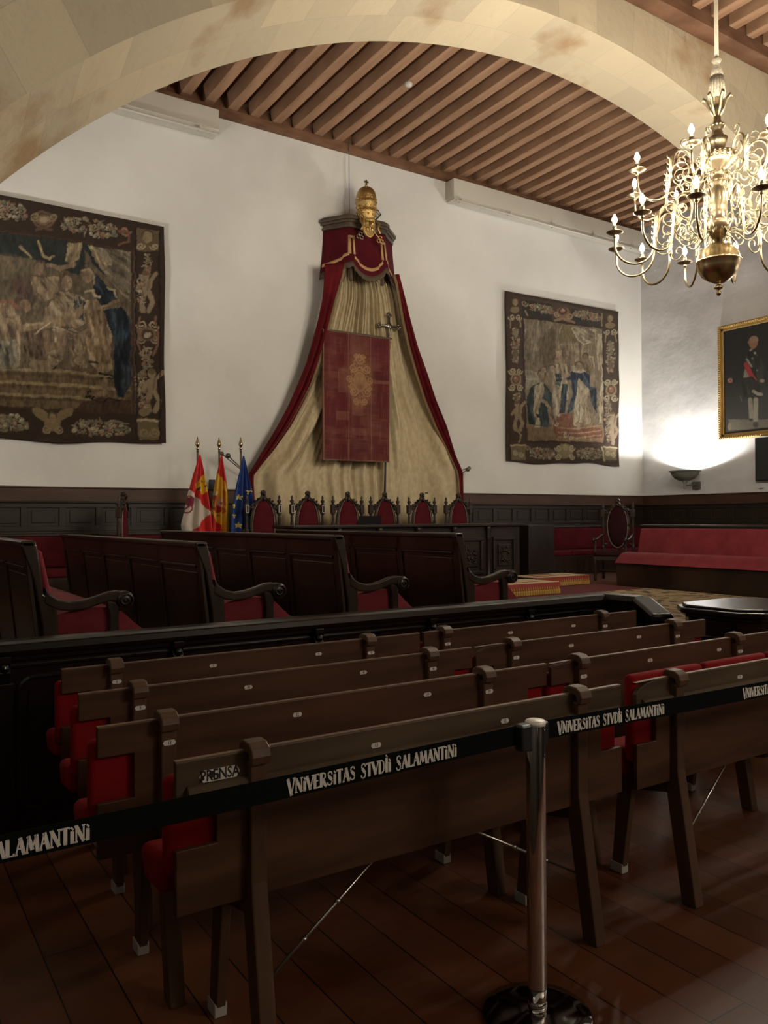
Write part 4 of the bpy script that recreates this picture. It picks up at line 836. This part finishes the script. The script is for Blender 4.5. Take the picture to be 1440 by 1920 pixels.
# ------------------------------------------------------------------ choir benches seen end on
M['choirred']=mat('choir_crimson_velvet',(.12,.012,.017),.85,spec=.2,sheen=.06,noise=((4,4,4),(.18,.022,.03),4))
def choir(X,label,L,mir=1,Y0=5.40,npan=5,h=.995,armsat=(0,1)):
    t=empty('choir_bench',label,'bench',(X,Y0,DZ)); s=mir
    P=lambda x,y,z:(s*x,y,z)
    def lean(z): return .10*(1-min(1,max(0,(z-.42)/.56)))   # backrest leans away towards the top
    # back shell
    m=MB(); z0,z1=.05,h
    m.hexa([P(.10,0.04,z0),P(.14,.04,z0),P(.14,L-.04,z0),P(.10,L-.04,z0)],[P(.0,.04,z1-.03),P(.04,.04,z1-.03),P(.04,L-.04,z1-.03),P(.0,L-.04,z1-.03)])
    m.build('back_panel','choir',t)
    m=MB(); w_=(L-.08)/npan
    def slat(a,b_,za,zb,d=.014):
        xa=.10-.10*(za-z0)/(z1-.03-z0); xb=.10-.10*(zb-z0)/(z1-.03-z0)
        m.hexa([P(xa-d,a,za),P(xa+.01,a,za),P(xa+.01,b_,za),P(xa-d,b_,za)],[P(xb-d,a,zb),P(xb+.01,a,zb),P(xb+.01,b_,zb),P(xb-d,b_,zb)])
    for i in range(npan+1): slat(.04+i*w_-.035,.04+i*w_+.035,z0,z1-.035)
    slat(.04,L-.04,z1-.16,z1-.035); slat(.04,L-.04,z0,.16,.02); slat(.04,L-.04,.16,.175,.03)
    for i in range(npan): slat(.04+i*w_+.05,.04+(i+1)*w_-.05,z1-.185,z1-.165,.02); slat(.04+i*w_+.07,.04+(i+1)*w_-.07,.23,z1-.22,.006)
    m.build('panel_frame','choir',t,bevel=.004)
    m=MB(); m.hexa([P(-.03,0,z1-.045),P(.06,0,z1-.045),P(.06,L,z1-.045),P(-.03,L,z1-.045)],[P(-.035,0,z1),P(.055,0,z1),P(.055,L,z1),P(-.035,L,z1)]); m.build('top_rail','choir',t,bevel=.014,seg=3,smooth=False)
    # upholstered back and seat
    m=MB(); m.hexa([P(.15,.06,.40),P(.21,.06,.40),P(.21,L-.06,.40),P(.15,L-.06,.40)],[P(.05,.06,z1-.06),P(.10,.06,z1-.06),P(.10,L-.06,z1-.06),P(.05,L-.06,z1-.06)]); m.build('back_cushion','choirred',t,bevel=.025,seg=4,smooth=True)
    def seat(u,v):
        x=.14+.60*u; z=.50+.05*math.sin(PI*min(1,u*1.1))-.16*max(0,u-.72)**1.1*3.0*(1) ; e=min(v,1-v)*L; z-=.05*max(0,1-e/.05)**2
        return P(x,.045+(L-.09)*v,z)
    m=MB(); m.grid(seat,16,60); 
    # close the ends and front as a thick pad
    m2=MB(); n=16; prof=[seat(i/n,.5) for i in range(n+1)]; prof=[(abs(a[0]),a[2]) for a in prof]+[(.735,.375),(.14,.375)]
    m2.prism([(s*a,b_) for a,b_ in prof],.05,L-.05,'Y'); m2.build('seat_cushion','choirred',t,bevel=.02,seg=3,smooth=True)
    MB().hexa([P(.12,.05,0),P(.68,.05,0),P(.68,L-.05,0),P(.12,L-.05,0)],[P(.12,.05,.37),P(.70,.05,.37),P(.70,L-.05,.37),P(.12,L-.05,.37)]).build('base','choir',t,bevel=.008)
    for q in armsat:
        y=0 if q==0 else L-.06; ya,yb=y,y+.06
        post=[(-.035,z1-.03),(-.02,z1),(.035,z1),(.06,z1-.03),(.075,z1-.12),(.10,.66),(.175,.60),(.185,.50),(.20,0),(.10,0),(.09,.45),(.04,.75)]
        e=MB().prism([(s*a,b_) for a,b_ in post],ya,yb,'Y').build('end_post','choir',t,bevel=.012,seg=3)
        top=[(.11,.70),(.14,.655),(.19,.62),(.26,.60),(.34,.605),(.42,.625),(.50,.65),(.56,.655),(.62,.64),(.655,.60)]
        low=[(.655,.56),(.62,.545),(.585,.56),(.56,.585),(.50,.59),(.42,.565),(.34,.545),(.26,.54),(.19,.55),(.13,.58),(.10,.60)]
        a_=MB().prism([(s*a,b_) for a,b_ in top+low],ya-.004,yb+.004,'Y').build('arm','choir',t,bevel=.01,seg=2)
        m=MB(); c=(.605,.592)
        m.lathe([(0,-.012),(.052,-.012),(.058,0),(.058,.068),(.052,.08),(0,.08)],20,(s*c[0],ya-.004,c[1]),ax='Y')
        pts=[(s*(c[0]+r_*math.cos(a)),ya-.02,c[1]+r_*math.sin(a)) for r_,a in [(.050*(1-i/34),-1.0+i*.36) for i in range(32)]]
        m.tube(pts,.006,6); m.build('scroll','choir',a_,smooth=True)
        MB().prism([(s*a,b_) for a,b_ in ((.50,0),(.575,0),(.565,.5),(.57,.57),(.48,.60),(.505,.5))],ya+.004,yb-.004,'Y').build('arm_support','choir',t,bevel=.008)
    return t
choir(.87,'choir bench at the far left edge, its crimson seat facing right',4.4)
choir(1.99,'choir bench with crimson seat, second from the left behind the parapet',4.5,h=.965)
choir(3.10,'choir bench with crimson seat, third from the left behind the parapet',4.3)
choir(4.285,'choir bench with crimson seat nearest the fringed rug',3.55,npan=4)
# long crimson bench on the right, facing left
choir(11.02,'long crimson upholstered bench facing left across the passage',3.7,mir=-1,Y0=5.25,npan=4,armsat=(0,))
# ------------------------------------------------------------------ fringed cloths on low steps
M['runner']=mat('cream_brocade',(.36,.28,.17),.8,noise=((6,6,6),(.44,.35,.22),5))
M['runred']=mat('runner_red',(.22,.03,.025),.85)
M['fringegold']=mat('gold_fringe',(.34,.20,.04),.6,bump=.5,bscale=120)
def step(x0,x1,y0,y1,h,label):
    t=empty('step_cloth',label,'rug',(x0,y0,DZ+.0125)); W_=x1-x0; D=y1-y0
    MB().box(.0,W_,.0,D,0.0,h-.01).build('step_block','table',t)
    MB().box(-.012,W_+.012,-.012,D,h-.01,h+.004).build('top_cloth','runner',t,bevel=.004)
    m=MB(); m.box(.22,W_-.22,.16,D-.02,h+.004,h+.007); m.build('red_field','runred',t)
    m=MB(); m.box(.27,W_-.27,.20,D-.06,h+.007,h+.009); m.build('inner_field','runner',t)
    m=MB(); m.box(.44,W_-.44,.34,D-.10,h+.009,h+.011); m.build('inner_stripe','runred',t)
    z1=h; b=MB(); b.box(-.02,W_+.02,-.022,-.012,h*.42,z1); b.box(W_+.012,W_+.022,-.02,D,h*.42,z1); f=b.build('border','runred',t)
    g=MB()
    n=int(W_/.045)
    for i in range(n):
        x=(i+.5)*W_/n; g.lathe([(.0,0),(.014,.004),(.016,h*.30),(.007,h*.38),(.013,h*.5),(.004,h*.62),(.0,h*.8)],6,(x,-.03,.004))
    n2=int(D/.045)
    for i in range(n2):
        y=(i+.5)*D/n2; g.lathe([(.0,0),(.014,.004),(.016,h*.30),(.007,h*.38),(.013,h*.5),(.004,h*.62),(.0,h*.8)],6,(W_+.03,y,.004))
    g.box(-.02,W_+.02,-.028,-.02,h*.02,h*.42); g.box(W_+.018,W_+.028,-.02,D,h*.02,h*.42)
    g.build('gold_fringe','fringegold',t,smooth=False)
step(6.6,8.55,8.45,9.15,.17,'gold fringed cream and red cloth over the front step by the table')
step(9.0,10.15,9.35,9.95,.15,'smaller gold fringed cloth on the step behind, right of the table')
# ------------------------------------------------------------------ parapet
def parapet():
    x0,x1,Y=XL,5.15,4.60; t=empty('parapet','long black panelled parapet with glossy rounded rail between hall and dais','parapet',(0,Y,0))
    MB().box(x0,x1,-.045,.05,0,.93).build('body','rail',t)
    m=MB(); prof=[(-.10,.925),(-.105,.95),(-.09,.985),(-.05,.995),(.05,.995),(.09,.98),(.10,.95),(.09,.925)]; m.prism(prof,x0,x1+.05,'X'); m.build('top_rail','rail',t,bevel=.006)
    m=MB(); m.box(x0,x1,-.075,-.04,.895,.925); m.box(x0,x1,-.06,-.04,.855,.875); m.build('moulding','rail',t,bevel=.005)
    xs=[-.30,.62,1.53,2.445,3.345,4.27,5.15]; pr=x0
    for a in xs:
        L=a-pr-.14; c=(a+pr)/2; r=.08; zl,zh=.12,.80
        def rr(k,r):
            o=[]
            for (sx,sz,a0) in ((1,1,0),(-1,1,90),(-1,-1,180),(1,-1,270)):
                for i in range(6): q=R(a0+18*i); o.append((c+sx*(L/2-k-r)+r*math.cos(q),(zl+zh)/2+sz*((zh-zl)/2-k-r)+r*math.sin(q)))
            return o
        m=MB(); out=rr(0,r); m.tube([(x,-.05,z) for x,z in out+[out[0]]],.012,6)
        m.prism(rr(.05,.05),-.055,-.04,'Y'); m.build('panel','rail',t,smooth=False)
        if a<5.1:
            m=MB(); m.box(a-.05,a+.05,-.07,-.04,.0,.78); m.build('pilaster','rail',t,bevel=.006)
            m=MB(); m.prism([(-.11,.925),(-.11,.89),(-.085,.87),(-.10,.84),(-.075,.80),(-.06,.75),(-.04,.75),(-.04,.925)],a-.03,a+.03,'X'); m.ball((a,-.095,.865),.026,8,6); m.build('corbel','rail',t,bevel=.004)
        pr=a
    # return rail going down beside the steps
    t2=t
    def wall(p,q,za,zb,name):
        p=(p[0],p[1]-Y); q=(q[0],q[1]-Y)
        d=Vector((q[0]-p[0],q[1]-p[1],0)).normalized(); n_=Vector((-d.y,d.x,0))
        def ring(P,z,w_): P=Vector((P[0],P[1],z)); return [P-n_*w_,P+n_*w_]
        a=ring(p,0,.04)+ring(q,0,.04)[::-1]; b_=ring(p,za-.06,.04)+ring(q,zb-.06,.04)[::-1]
        MB().hexa(a,b_).build(name+'_panel','rail',t2)
        a=ring(p,za-.06,.09)+ring(q,zb-.06,.09)[::-1]; b_=ring(p,za,.08)+ring(q,zb,.08)[::-1]
        MB().hexa(a,b_).build(name,'rail',t2,bevel=.02,seg=3)
    wall((5.17,4.56),(5.22,4.25),.995,.99,'corner_rail'); wall((5.22,4.25),(4.985,3.86),.99,.90,'sloping_rail')
parapet()
def pedestal():
    t=empty('pedestal','dark chamfered wooden pedestal box with glossy moulded top, right of the lecture benches','pedestal',(5.40,3.46,0))
    def ch(a,b_,c): return [(-a+c,-b_),(a-c,-b_),(a,-b_+c),(a,b_-c),(a-c,b_),(-a+c,b_),(-a,b_-c),(-a,-b_+c)]
    MB().prism(ch(.40,.30,.11),.06,.90,'Z').build('body','rail',t,bevel=.006)
    m=MB(); m.prism(ch(.42,.32,.12),.90,.93,'Z'); m.prism(ch(.45,.35,.13),.93,.97,'Z'); b=m.build('top_moulding','rail',t,bevel=.01)
    MB().prism(ch(.42,.32,.12),.97,.99,'Z').build('top','rail',t,bevel=.008)
    m=MB(); m.prism(ch(.42,.32,.12),.76,.785,'Z'); m.prism(ch(.43,.33,.12),0,.08,'Z'); m.build('band','rail',t,bevel=.006)
    for s in (-1,1): MB().box(-.24,.24,s*.30-.012,s*.30+.012,.16,.70).build('side_panel','rail',t,bevel=.008)
    MB().box(-.412,-.388,-.15,.15,.16,.70).build('side_panel','rail',t,bevel=.008)
pedestal()
# ------------------------------------------------------------------ lecture benches seen from behind
def plate(par,txt,x,y,z,w_=.045,h_=.017,chip=None):
    n=6; o=[(x-w_/2+h_*.35,z-h_/2),(x+w_/2-h_*.35,z-h_/2)]+[(x+w_/2-h_*.1,z-h_*.15),(x+w_/2,z),(x+w_/2-h_*.1,z+h_*.15)]+[(x+w_/2-h_*.35,z+h_/2),(x-w_/2+h_*.35,z+h_/2)]+[(x-w_/2+h_*.1,z+h_*.15),(x-w_/2,z),(x-w_/2+h_*.1,z-h_*.15)]
    p=MB().prism(o,y-.003,y,'Y').build('number_plate','enamel',par)
    vs,fs=text_mesh(txt,h_*(1.25 if chip else 1.0)); m=MB(); m.add([(x+a*.8,y-.0036-c*.5,z+b_*1.05) for a,b_,c in vs],fs)
    if chip:
        for cx,cz,r in chip: m.prism([(x+cx+r*math.cos(k*1.05)*(1+.25*math.sin(k*3)),z+cz+r*math.sin(k*1.05)) for k in range(6)],y-.0046,y-.003,'Y')
    m.build('plate_lettering','black',p)
def lecture(X,Y,L,b0,b1,label,last=False,nums=('11','12','13'),padtop=False,right=False,top=.95,endplate=None,notch=None):
    t=empty('lecture_bench',label,'bench',(X,Y,0)); W='greywood' if last else 'bench'
    zt=top; zb=.50; rz0,rz1=.685,.835
    # broad back board with cut-outs at both ends where the upholstery shows
    def board(poly,name,y0=0.0,y1=.022,mt=W): return MB().prism(poly,y0,y1,'Y').build(name,mt,t,bevel=.003)
    tl=[(0,zt)]; 
    if notch=='l': tl=[(0,zt-.02),(.02,zt-.012),(.10,zt-.008),(.14,zt)]
    if notch=='arch': tl=[(0,zt-.05),(.02,zt-.025),(.07,zt-.008),(.12,zt)]
    poly=[(0,zb),(L,zb),(L,rz0),(L-.12,rz0),(L-.12,rz1),(L,rz1),(L,zt)]+tl[::-1]+[(0,rz1),(.12,rz1),(.12,rz0),(0,rz0)]
    if last:
        up=[(0,zt-.125),(L,zt-.125),(L,zt)]+tl[::-1]
        board(up,'desk_board')
        lo=[(0,zb),(L,zb),(L,rz0),(L-.12,rz0),(L-.12,rz1),(.12,rz1),(.12,rz0),(0,rz0)]; board(lo,'back_board',.0,.02,'bench')
        m=MB(); m.prism([(-.045,zt-.115),(-.05,zt-.105),(-.035,zt-.098),(-.012,zt-.075),(0,zt-.07),(0,zt-.14),(-.02,zt-.135)],.03,L-.03,'X'); m.build('ledge','greywood',t,bevel=.004)
    else: board(poly,'back_board')
    m=MB(); m.prism([(0,zt-.001),(L,zt-.001),(L,zt+.003),(0.14 if notch else 0,zt+.003)],.001,.021,'Y'); m.build('pale_top_edge','bench_edge',t)  # paler strip along the top of the board
    for i,bx_ in enumerate((b0,b1)):
        # post: upright above, leg raked back to the floor, rounded scroll cap
        m=MB(); hw=.027; yb=-.115
        pr=[(-.03,zt-.03),(-.03,.55),(yb,0),(yb+.07,0),(.045,.55),(.045,zt-.03)]
        p=m.prism(pr,bx_-hw,bx_+hw,'X').build('post','benchpost',t,bevel=.006)
        m=MB(); m.prism([(-.045,zt-.035),(-.052,zt-.01),(-.045,zt+.012),(-.02,zt+.028),(.02,zt+.03),(.045,zt+.018),(.05,zt-.005),(.035,zt-.03),(.03,zt-.005),(-.02,zt-.004),(-.03,zt-.035)],bx_-hw-.004,bx_+hw+.004,'X'); m.build('scroll_cap','benchpost',p,bevel=.005)
        for s in (0,): MB().prism([(.02,.50),(.06,.52),(.46,.47),(.46,.42),(.30,.40),(.34,0.0),(.28,0.0),(.22,.40),(.03,.44)],bx_-.018,bx_+.018,'X').build('seat_bracket','benchpost',t,bevel=.005)
        MB().box(bx_-.022,bx_+.022,.275,.345,0,.045).build('foot','lightwood',t,bevel=.004)
        if not last: plate(t,nums[i%len(nums)],bx_,-.031,zt-.075)
        c=L/2; s=1 if bx_<c else -1
        m=MB(); A_=Vector((bx_+s*.03,-.02,.25)); B_=Vector((bx_+s*.62,.10,.56)); m.tube([A_,B_],.005,6)
        for k in (.22,.45): q=A_.lerp(B_,k); m.tube([q,q+(B_-A_)*.02],.009,6)
        m.build('brace_rod','steel',t,smooth=True)
    n=4
    for i in range(n):
        a=i*L/n+.008; b_=(i+1)*L/n-.008
        if i==0 and not right: a=-.022
        if i==0 and right: a=0
        if i==n-1: b_=L
        MB().box(a,b_,.024,.075,.60,.89+(.075 if padtop else 0)).build('back_cushion','redseat',t,bevel=.024,seg=4,smooth=True)
        MB().hexa([(a,.08,.53),(b_,.08,.53),(b_,.24,.52),(a,.24,.52)],[(a,.09,.66),(b_,.09,.66),(b_,.30,.62),(a,.30,.62)]).build('seat_cushion','redseat',t,bevel=.03,seg=4,smooth=True)
    for a in (L*.36,L*.66): plate(t,nums[2 if a<L/2 else 1],a,0,zt-.055,.04,.016)
    if endplate: plate(t,endplate,*( (.13,0,zt-.052,.125,.034) if last else (L-.11,0,zt-.05,.06,.02)),chip=((.02-.045,.003,.011),(-.005,-.004,.006),(-.053,-.004,.006)) if last else None)
    return t
ra=[(2.22,.935),(2.735,.935),(3.28,.94),(3.84,.945)]
nm=['nearest the tape barrier','in the second row from the tape','in the third row from the tape','in the far row by the parapet']
for i,(Y,z) in enumerate(ra):
    xl=(.745,.655,.715,.765)[i]; e=(2.60,2.69,2.69,2.755)[i]
    b0=(.985,.885,.945,1.0)[i]; b1=(2.345,2.31,2.41,2.395)[i]
    lecture(xl,Y,e-xl,b0-xl,b1-xl,'left brown lecture bench '+nm[i]+(' with chipped name plate' if i==0 else ''),last=i==0,nums=(('11','12','13'),('13','19','12'),('9','8','10'),('6','5','7'))[i],top=z,endplate=('PRENSA',None,None,'SALIDA')[i] if i in (0,) else None)
    b0r=(2.915,2.88,2.95,2.92)[i]; b1r=(4.28,4.13,4.31,4.28)[i]; x0=(2.67,2.70,2.70,2.77)[i]
    lecture(x0,Y-.02,4.64-x0,b0r-x0,b1r-x0,'right brown lecture bench '+nm[i]+(', red pad above its edge' if i==0 else ''),last=i==0,nums=(('7','8','9'),('4','5','6'),('3','2','1'),('2','3','4'))[i],top=z+.005,padtop=i==0,right=True,notch=('arch','l','arch',None)[i])
# ------------------------------------------------------------------ stanchion and printed belts
GL={ # strokes on a unit-height letter: width, [(points, thick)]
'V':(.50,[([(.0,1),(.26,0)],1),([(.26,0),(.48,1)],0),([(-.05,1),(.10,1)],0),([(.38,1),(.56,1)],0)]),
'N':(.56,[([(.06,0),(.06,1)],0),([(.06,1),(.48,0)],1),([(.48,0),(.48,1)],0),([(.40,1),(.56,1)],0),([(-.03,1),(.08,1)],0),([(-.02,0),(.14,0)],0)]),
'i':(.22,[([(.10,0),(.10,.70)],1),([(.02,0),(.18,0)],0),([(.03,.70),(.12,.70)],0),([(.08,.88),(.13,.92)],1)]),
'j':(.22,[([(.10,0),(.10,1.12)],1),([(.02,0),(.18,0)],0),([(.08,1.25),(.12,1.29)],1)]),
'E':(.44,[([(.07,0),(.07,1)],1),([(.02,1),(.38,1),(.38,.9)],0),([(.07,.52),(.30,.52)],0),([(.02,0),(.40,0),(.40,.1)],0)]),
'R':(.50,[([(.07,0),(.07,1)],1),([(.0,0),(.14,0)],0),([(.02,1),(.26,1),(.38,.90),(.38,.66),(.26,.54),(.07,.52)],0),([(.20,.52),(.36,.10),(.48,0)],1)]),
'S':(.44,[([(.37,.80),(.34,.94),(.22,1.0),(.09,.92),(.07,.76),(.18,.60)],0),([(.14,.66),(.33,.38)],1),([(.30,.42),(.38,.26),(.34,.08),(.20,0),(.07,.06),(.03,.20)],0)]),
'T':(.44,[([(.21,0),(.21,1)],1),([(.0,.92),(.01,1),(.42,1),(.44,.92)],0),([(.13,0),(.29,0)],0)]),
'A':(.52,[([(.04,0),(.25,1)],0),([(.25,1),(.46,0)],1),([(.13,.36),(.38,.36)],0),([(-.02,0),(.11,0)],0),([(.38,0),(.54,0)],0)]),
'D':(.50,[([(.07,0),(.07,1)],1),([(.0,1),(.24,1),(.40,.84),(.44,.5),(.40,.16),(.24,0),(.0,0)],0)]),
'L':(.42,[([(.07,0),(.07,1)],1),([(.0,1),(.15,1)],0),([(.0,0),(.38,0),(.39,.12)],0)]),
'M':(.68,[([(.04,0),(.12,1)],0),([(.12,1),(.33,.15)],1),([(.33,.15),(.54,1)],0),([(.54,1),(.62,0)],1),([(-.02,0),(.10,0)],0),([(.55,0),(.70,0)],0)]),
' ':(.36,[])}
def lettering(s,x0,x1,zc,h,y):
    "letters drawn as thin raised strokes, spread between x0 and x1"
    W_=0; pos=[]
    big={0:1.22,len('VNiVERSiTAS '):1.12,len('VNiVERSiTAS STVDji '):1.15}
    for i,c in enumerate(s): pos.append(W_); W_+=GL[c][0]*(1.0)+.05
    k=(x1-x0)/W_; m=MB(); ya=y-.0012
    for i,c in enumerate(s):
        hh=h*big.get(i,1); zb=zc-h/2-(hh-h)*.6
        for pts,th in GL[c][1]:
            w_=.0042 if th else .0018
            P=[Vector((x0+(pos[i]+a)*k,0,zb+b_*hh)) for a,b_ in pts]
            for a,b_ in zip(P,P[1:]):
                d=(b_-a).normalized(); n_=Vector((-d.z,0,d.x))*w_; a2,b2=a-d*.0008,b_+d*.0008
                q=[a2+n_,a2-n_,b2-n_,b2+n_]
                m.hexa([(v.x,y-.0006,v.z) for v in q],[(v.x,ya,v.z) for v in q])
    return m
def belt(xa,xb,label,texts):
    YB_=1.94; L=xb-xa; t=empty('barrier_belt',label,'barrier tape',(xa,YB_,0)); 
    sag=lambda x:-.018*math.sin(PI*x/L)
    MB().grid(lambda u,v:(L*u,.002*math.sin(u*9),.888+.062*v+sag(L*u)),60,2).build('webbing','tape',t,solid=.0016)
    for a,b_ in texts:
        c=(a+b_)/2-xa; m=lettering('VNiVERSiTAS STVDji SALAMANTiNi',a-xa,b_-xa,.917+sag(c),.036,-.0025)
        m.v=[(x,y+.002*math.sin(x/L*9),z+sag(x)-sag(c)) for x,y,z in m.v]
        m.build('printed_words','white',t)
belt(-1.95,1.80,'black printed barrier belt stretched left of the chrome post',[(-.115,.448),(.955,1.528)])
belt(1.885,5.3,'black printed barrier belt stretched right of the chrome post',[(1.955,2.508),(3.0,3.56),(4.05,4.6)])
def stanchion():
    t=empty('stanchion','polished chrome barrier post on a round base, holding both belts','stanchion',(1.845,1.93,0))
    MB().lathe([(0,0),(.175,0),(.178,.006),(.172,.014),(.12,.022),(.06,.030),(.034,.034),(0,.034)],64).build('base','chromedark',t,smooth=True)
    MB().lathe([(.031,.032),(.0315,.036),(.0315,.05),(.029,.052),(.029,.056),(.0318,.058),(.0318,.10),(.0318,.948),(.030,.952)],48).build('pole','chrome',t,smooth=True)
    MB().lathe([(.0322,.944),(.0335,.948),(.0335,.956),(.030,.9605),(0,.961)],48).build('cap','captop',t,smooth=True)
    m=MB(); m.box(-.075,-.028,-.018,.022,.868,.955); m.build('belt_clip','black',t,bevel=.008)
    m=MB(); m.box(.028,.05,-.012,.02,.872,.952); m.build('belt_clip','black',t,bevel=.006)
    # slot facing the camera side
    a=R(-72); c,s=math.cos(a),math.sin(a)
    def loc(u,d,z): return (c*(.0318+d)-s*u,s*(.0318+d)+c*u,z)
    m=MB(); m.hexa([loc(-.006,-.003,.845),loc(.006,-.003,.845),loc(.006,.001,.845),loc(-.006,.001,.845)],[loc(-.006,-.003,.94),loc(.006,-.003,.94),loc(.006,.001,.94),loc(-.006,.001,.94)]); f=m.build('slot','black',t)
    m=MB(); m.ball(loc(0,.001,.853),.002,6,4); m.ball(loc(0,.001,.933),.002,6,4); m.build('screw','steel',f)
M['chromedark']=mat('chrome_base',(.35,.34,.33),.10,metal=1); M['captop']=mat('brushed_cap',(.62,.58,.54),.5,metal=.3)
stanchion()
# ------------------------------------------------------------------ chandelier
def chandelier():
    C0=Vector((7.32,4.955,0)); t=empty('chandelier','large brass chandelier with scrolled arms and lit candle bulbs','chandelier',(C0.x,C0.y,4.2))
    z=lambda a:a-4.2
    stem=MB().lathe([(r,z(a)) for r,a in [(.0,4.62),(.05,4.44),(.12,4.58),(.13,4.62),(.06,4.66),(.085,4.74),(.095,4.84),(.07,4.95),(.05,5.0),(.085,5.03),(.05,5.07),(.06,5.12),(.16,5.19),(.195,5.27),(.185,5.30),(.10,5.31),(.06,5.35),(.09,5.42),(.10,5.47),(.06,5.50),(.045,5.56),(.075,5.60),(.04,5.64),(.028,5.74),(.05,5.78),(.022,5.83),(.022,5.94),(0,5.95)]],28).build('stem','brass',t,smooth=True)
    m=MB()
    for zz,r,n,q in ((5.25,.185,22,.02),(5.285,.19,26,.014),(5.60,.07,12,.014),(5.03,.085,14,.012)):
        for i in range(n): a=2*PI*i/n; m.ball((r*math.cos(a),r*math.sin(a),z(zz)),q,6,4)
    m.build('gadrooning','brass',stem,smooth=True)
    MB().lathe([(r,z(a)) for r,a in [(.0,3.985),(.03,3.99),(.10,4.02),(.165,4.075),(.205,4.15),(.213,4.205),(.218,4.21),(.218,4.225),(.21,4.23),(.195,4.29),(.155,4.35),(.11,4.385),(.06,4.40),(.05,4.46),(0,4.47)]],48).build('globe','bronze',t,smooth=True)
    MB().lathe([(r,z(a)) for r,a in [(0,3.865),(.02,3.875),(.026,3.90),(.016,3.92),(.045,3.94),(.05,3.955),(.03,3.97),(.02,3.985),(.035,4.0),(0,4.0)]],16).build('finial','bronze',t,smooth=True)
    MB().tube([(0,0,z(6.25)),(0,0,z(8.14))],.020,10).build('rope','rope',t,smooth=True)
    m=MB(); m.lathe([(r,z(a)) for r,a in [(.02,6.30),(.05,6.27),(.03,6.24),(.03,6.21),(.055,6.17),(.06,6.12),(.052,6.09),(.075,5.96),(.082,5.90),(.0,5.90)]],24)
    for i in range(16): a=2*PI*i/16; m.tube([(.055*math.cos(a),.055*math.sin(a),z(6.10)),(.078*math.cos(a),.078*math.sin(a),z(5.9))],.012,6)
    m.build('rope_tassel','rope',t,smooth=True)
    m=MB()
    for i in range(6):
        a=2*PI*i/6; c,s=math.cos(a),math.sin(a); m.tube([(.03*c,.03*s,z(5.70)),(.07*c,.07*s,z(5.78)),(.09*c,.09*s,z(5.86)),(.13*c,.13*s,z(5.90)),(.15*c,.15*s,z(5.87))],[.008,.014,.02,.018,.006],6)
    m.build('leaf_crown','brassl',t,smooth=True)
    def spiral(cx,cz,r0,r1,a0,a1,n): return [(cx+(r0+(r1-r0)*i/n)*math.cos(a0+(a1-a0)*i/n),cz+(r0+(r1-r0)*i/n)*math.sin(a0+(a1-a0)*i/n)) for i in range(n+1)]
    def arm(ang,Rp,zp,k,name):
        c,s=math.cos(ang),math.sin(ang); V=lambda p:(p[0]*c,p[0]*s,p[1]+z(zp))
        U=.20*k
        pts=[(Rp,-.03),(Rp,-.10)]+spiral(Rp-U,-.12,U,U,0,-PI,12)[1:]+[(Rp-2*U-.01,.02),(Rp-2*U-.05,.15*k)]
        cx_=Rp-2*U-.05-.11*k; pts+=spiral(cx_,.17*k,.11*k,.11*k,0.15,PI,8)+spiral(cx_+.0,.14*k,.105*k,.025*k,PI*1.05,PI*3.2,18)
        rr=[.011]*2+[.0125]*(len(pts)-22)+[.011-.006*i/20 for i in range(20)]
        a_=MB().tube([V(p) for p in pts],rr[:len(pts)],7).build('arm','brass',t,smooth=True)
        # scroll linking arm to stem
        p2=[(.06,.06)]+[(.12,-.02),(.20,-.03)]+spiral(.30,.0,.10,.02,-PI*.6,PI*1.9,20)
        p3=spiral(Rp-2*U-.12,-.06*k,.10*k,.02,0,-PI*2.2,18)+[]
        m=MB(); m.tube([V(p) for p in p2],.008,6); m.tube([V(p) for p in p3],.007,6)
        m.tube([V(p) for p in spiral(cx_-.03,.36*k,.07*k,.015,-1.2,PI*1.6,16)],.006,6)
        m.build('scrollwork','brassl',a_,smooth=True)
        # leafy grotesque on the rising part
        m=MB(); base=Vector(V((Rp-2*U-.01,-.08))); tp=Vector(V((Rp-2*U-.02,.20*k)))
        m.tube([base.lerp(tp,q) for q in (0,.12,.3,.45,.62,.8,1.0)],[.008,.022,.014,.026,.016,.022,.004],7)
        for q in (.15,.4,.6,.85): w_=base.lerp(tp,q); m.tube([w_,w_+Vector((c*.035,s*.035,.02)),w_+Vector((c*.04,s*.04,.045))],[.008,.007,.003],5)
        m.build('leaf_ornament','brassl',a_,smooth=True)
        pn=MB().lathe([(.012,-.05),(.02,-.03),(.015,-.02),(.05,-.012),(.082,.006),(.085,.012),(.06,.004),(.02,.0),(.018,.02),(.026,.03),(.022,.05),(.024,.07),(0,.07)],20,V((Rp,0))).build('drip_pan','brass',t,smooth=True)
        MB().lathe([(0,.068),(.013,.07),(.013,.100),(0,.101)],10,V((Rp,0))).build('candle_tube','rope',pn)
        MB().lathe([(0,.098),(.014,.103),(.026,.124),(.026,.142),(.015,.170),(.005,.190),(0,.192)],8,V((Rp,0))).build('bulb','bulb',pn)
    view=math.atan2(-C0.y,-C0.x)
    for i in range(12): arm(view-R(10)-R(30)*i,1.04,4.53,1.0,'l')
    for i in range(8): arm(view-R(15)-R(45)*i,.86,5.10,.85,'u')
    return t
M['brassl']=mat('pale_gilt_brass',(.34,.30,.19),.4,metal=1)
ch1=chandelier()
ch2=copy_tree(ch1); ch2.location=(6.6,-4.6,4.2); ch2['label']='added unseen brass chandelier behind the viewpoint, lighting the foreground'  # invented copy behind the viewpoint, added to light benches and lower back wall
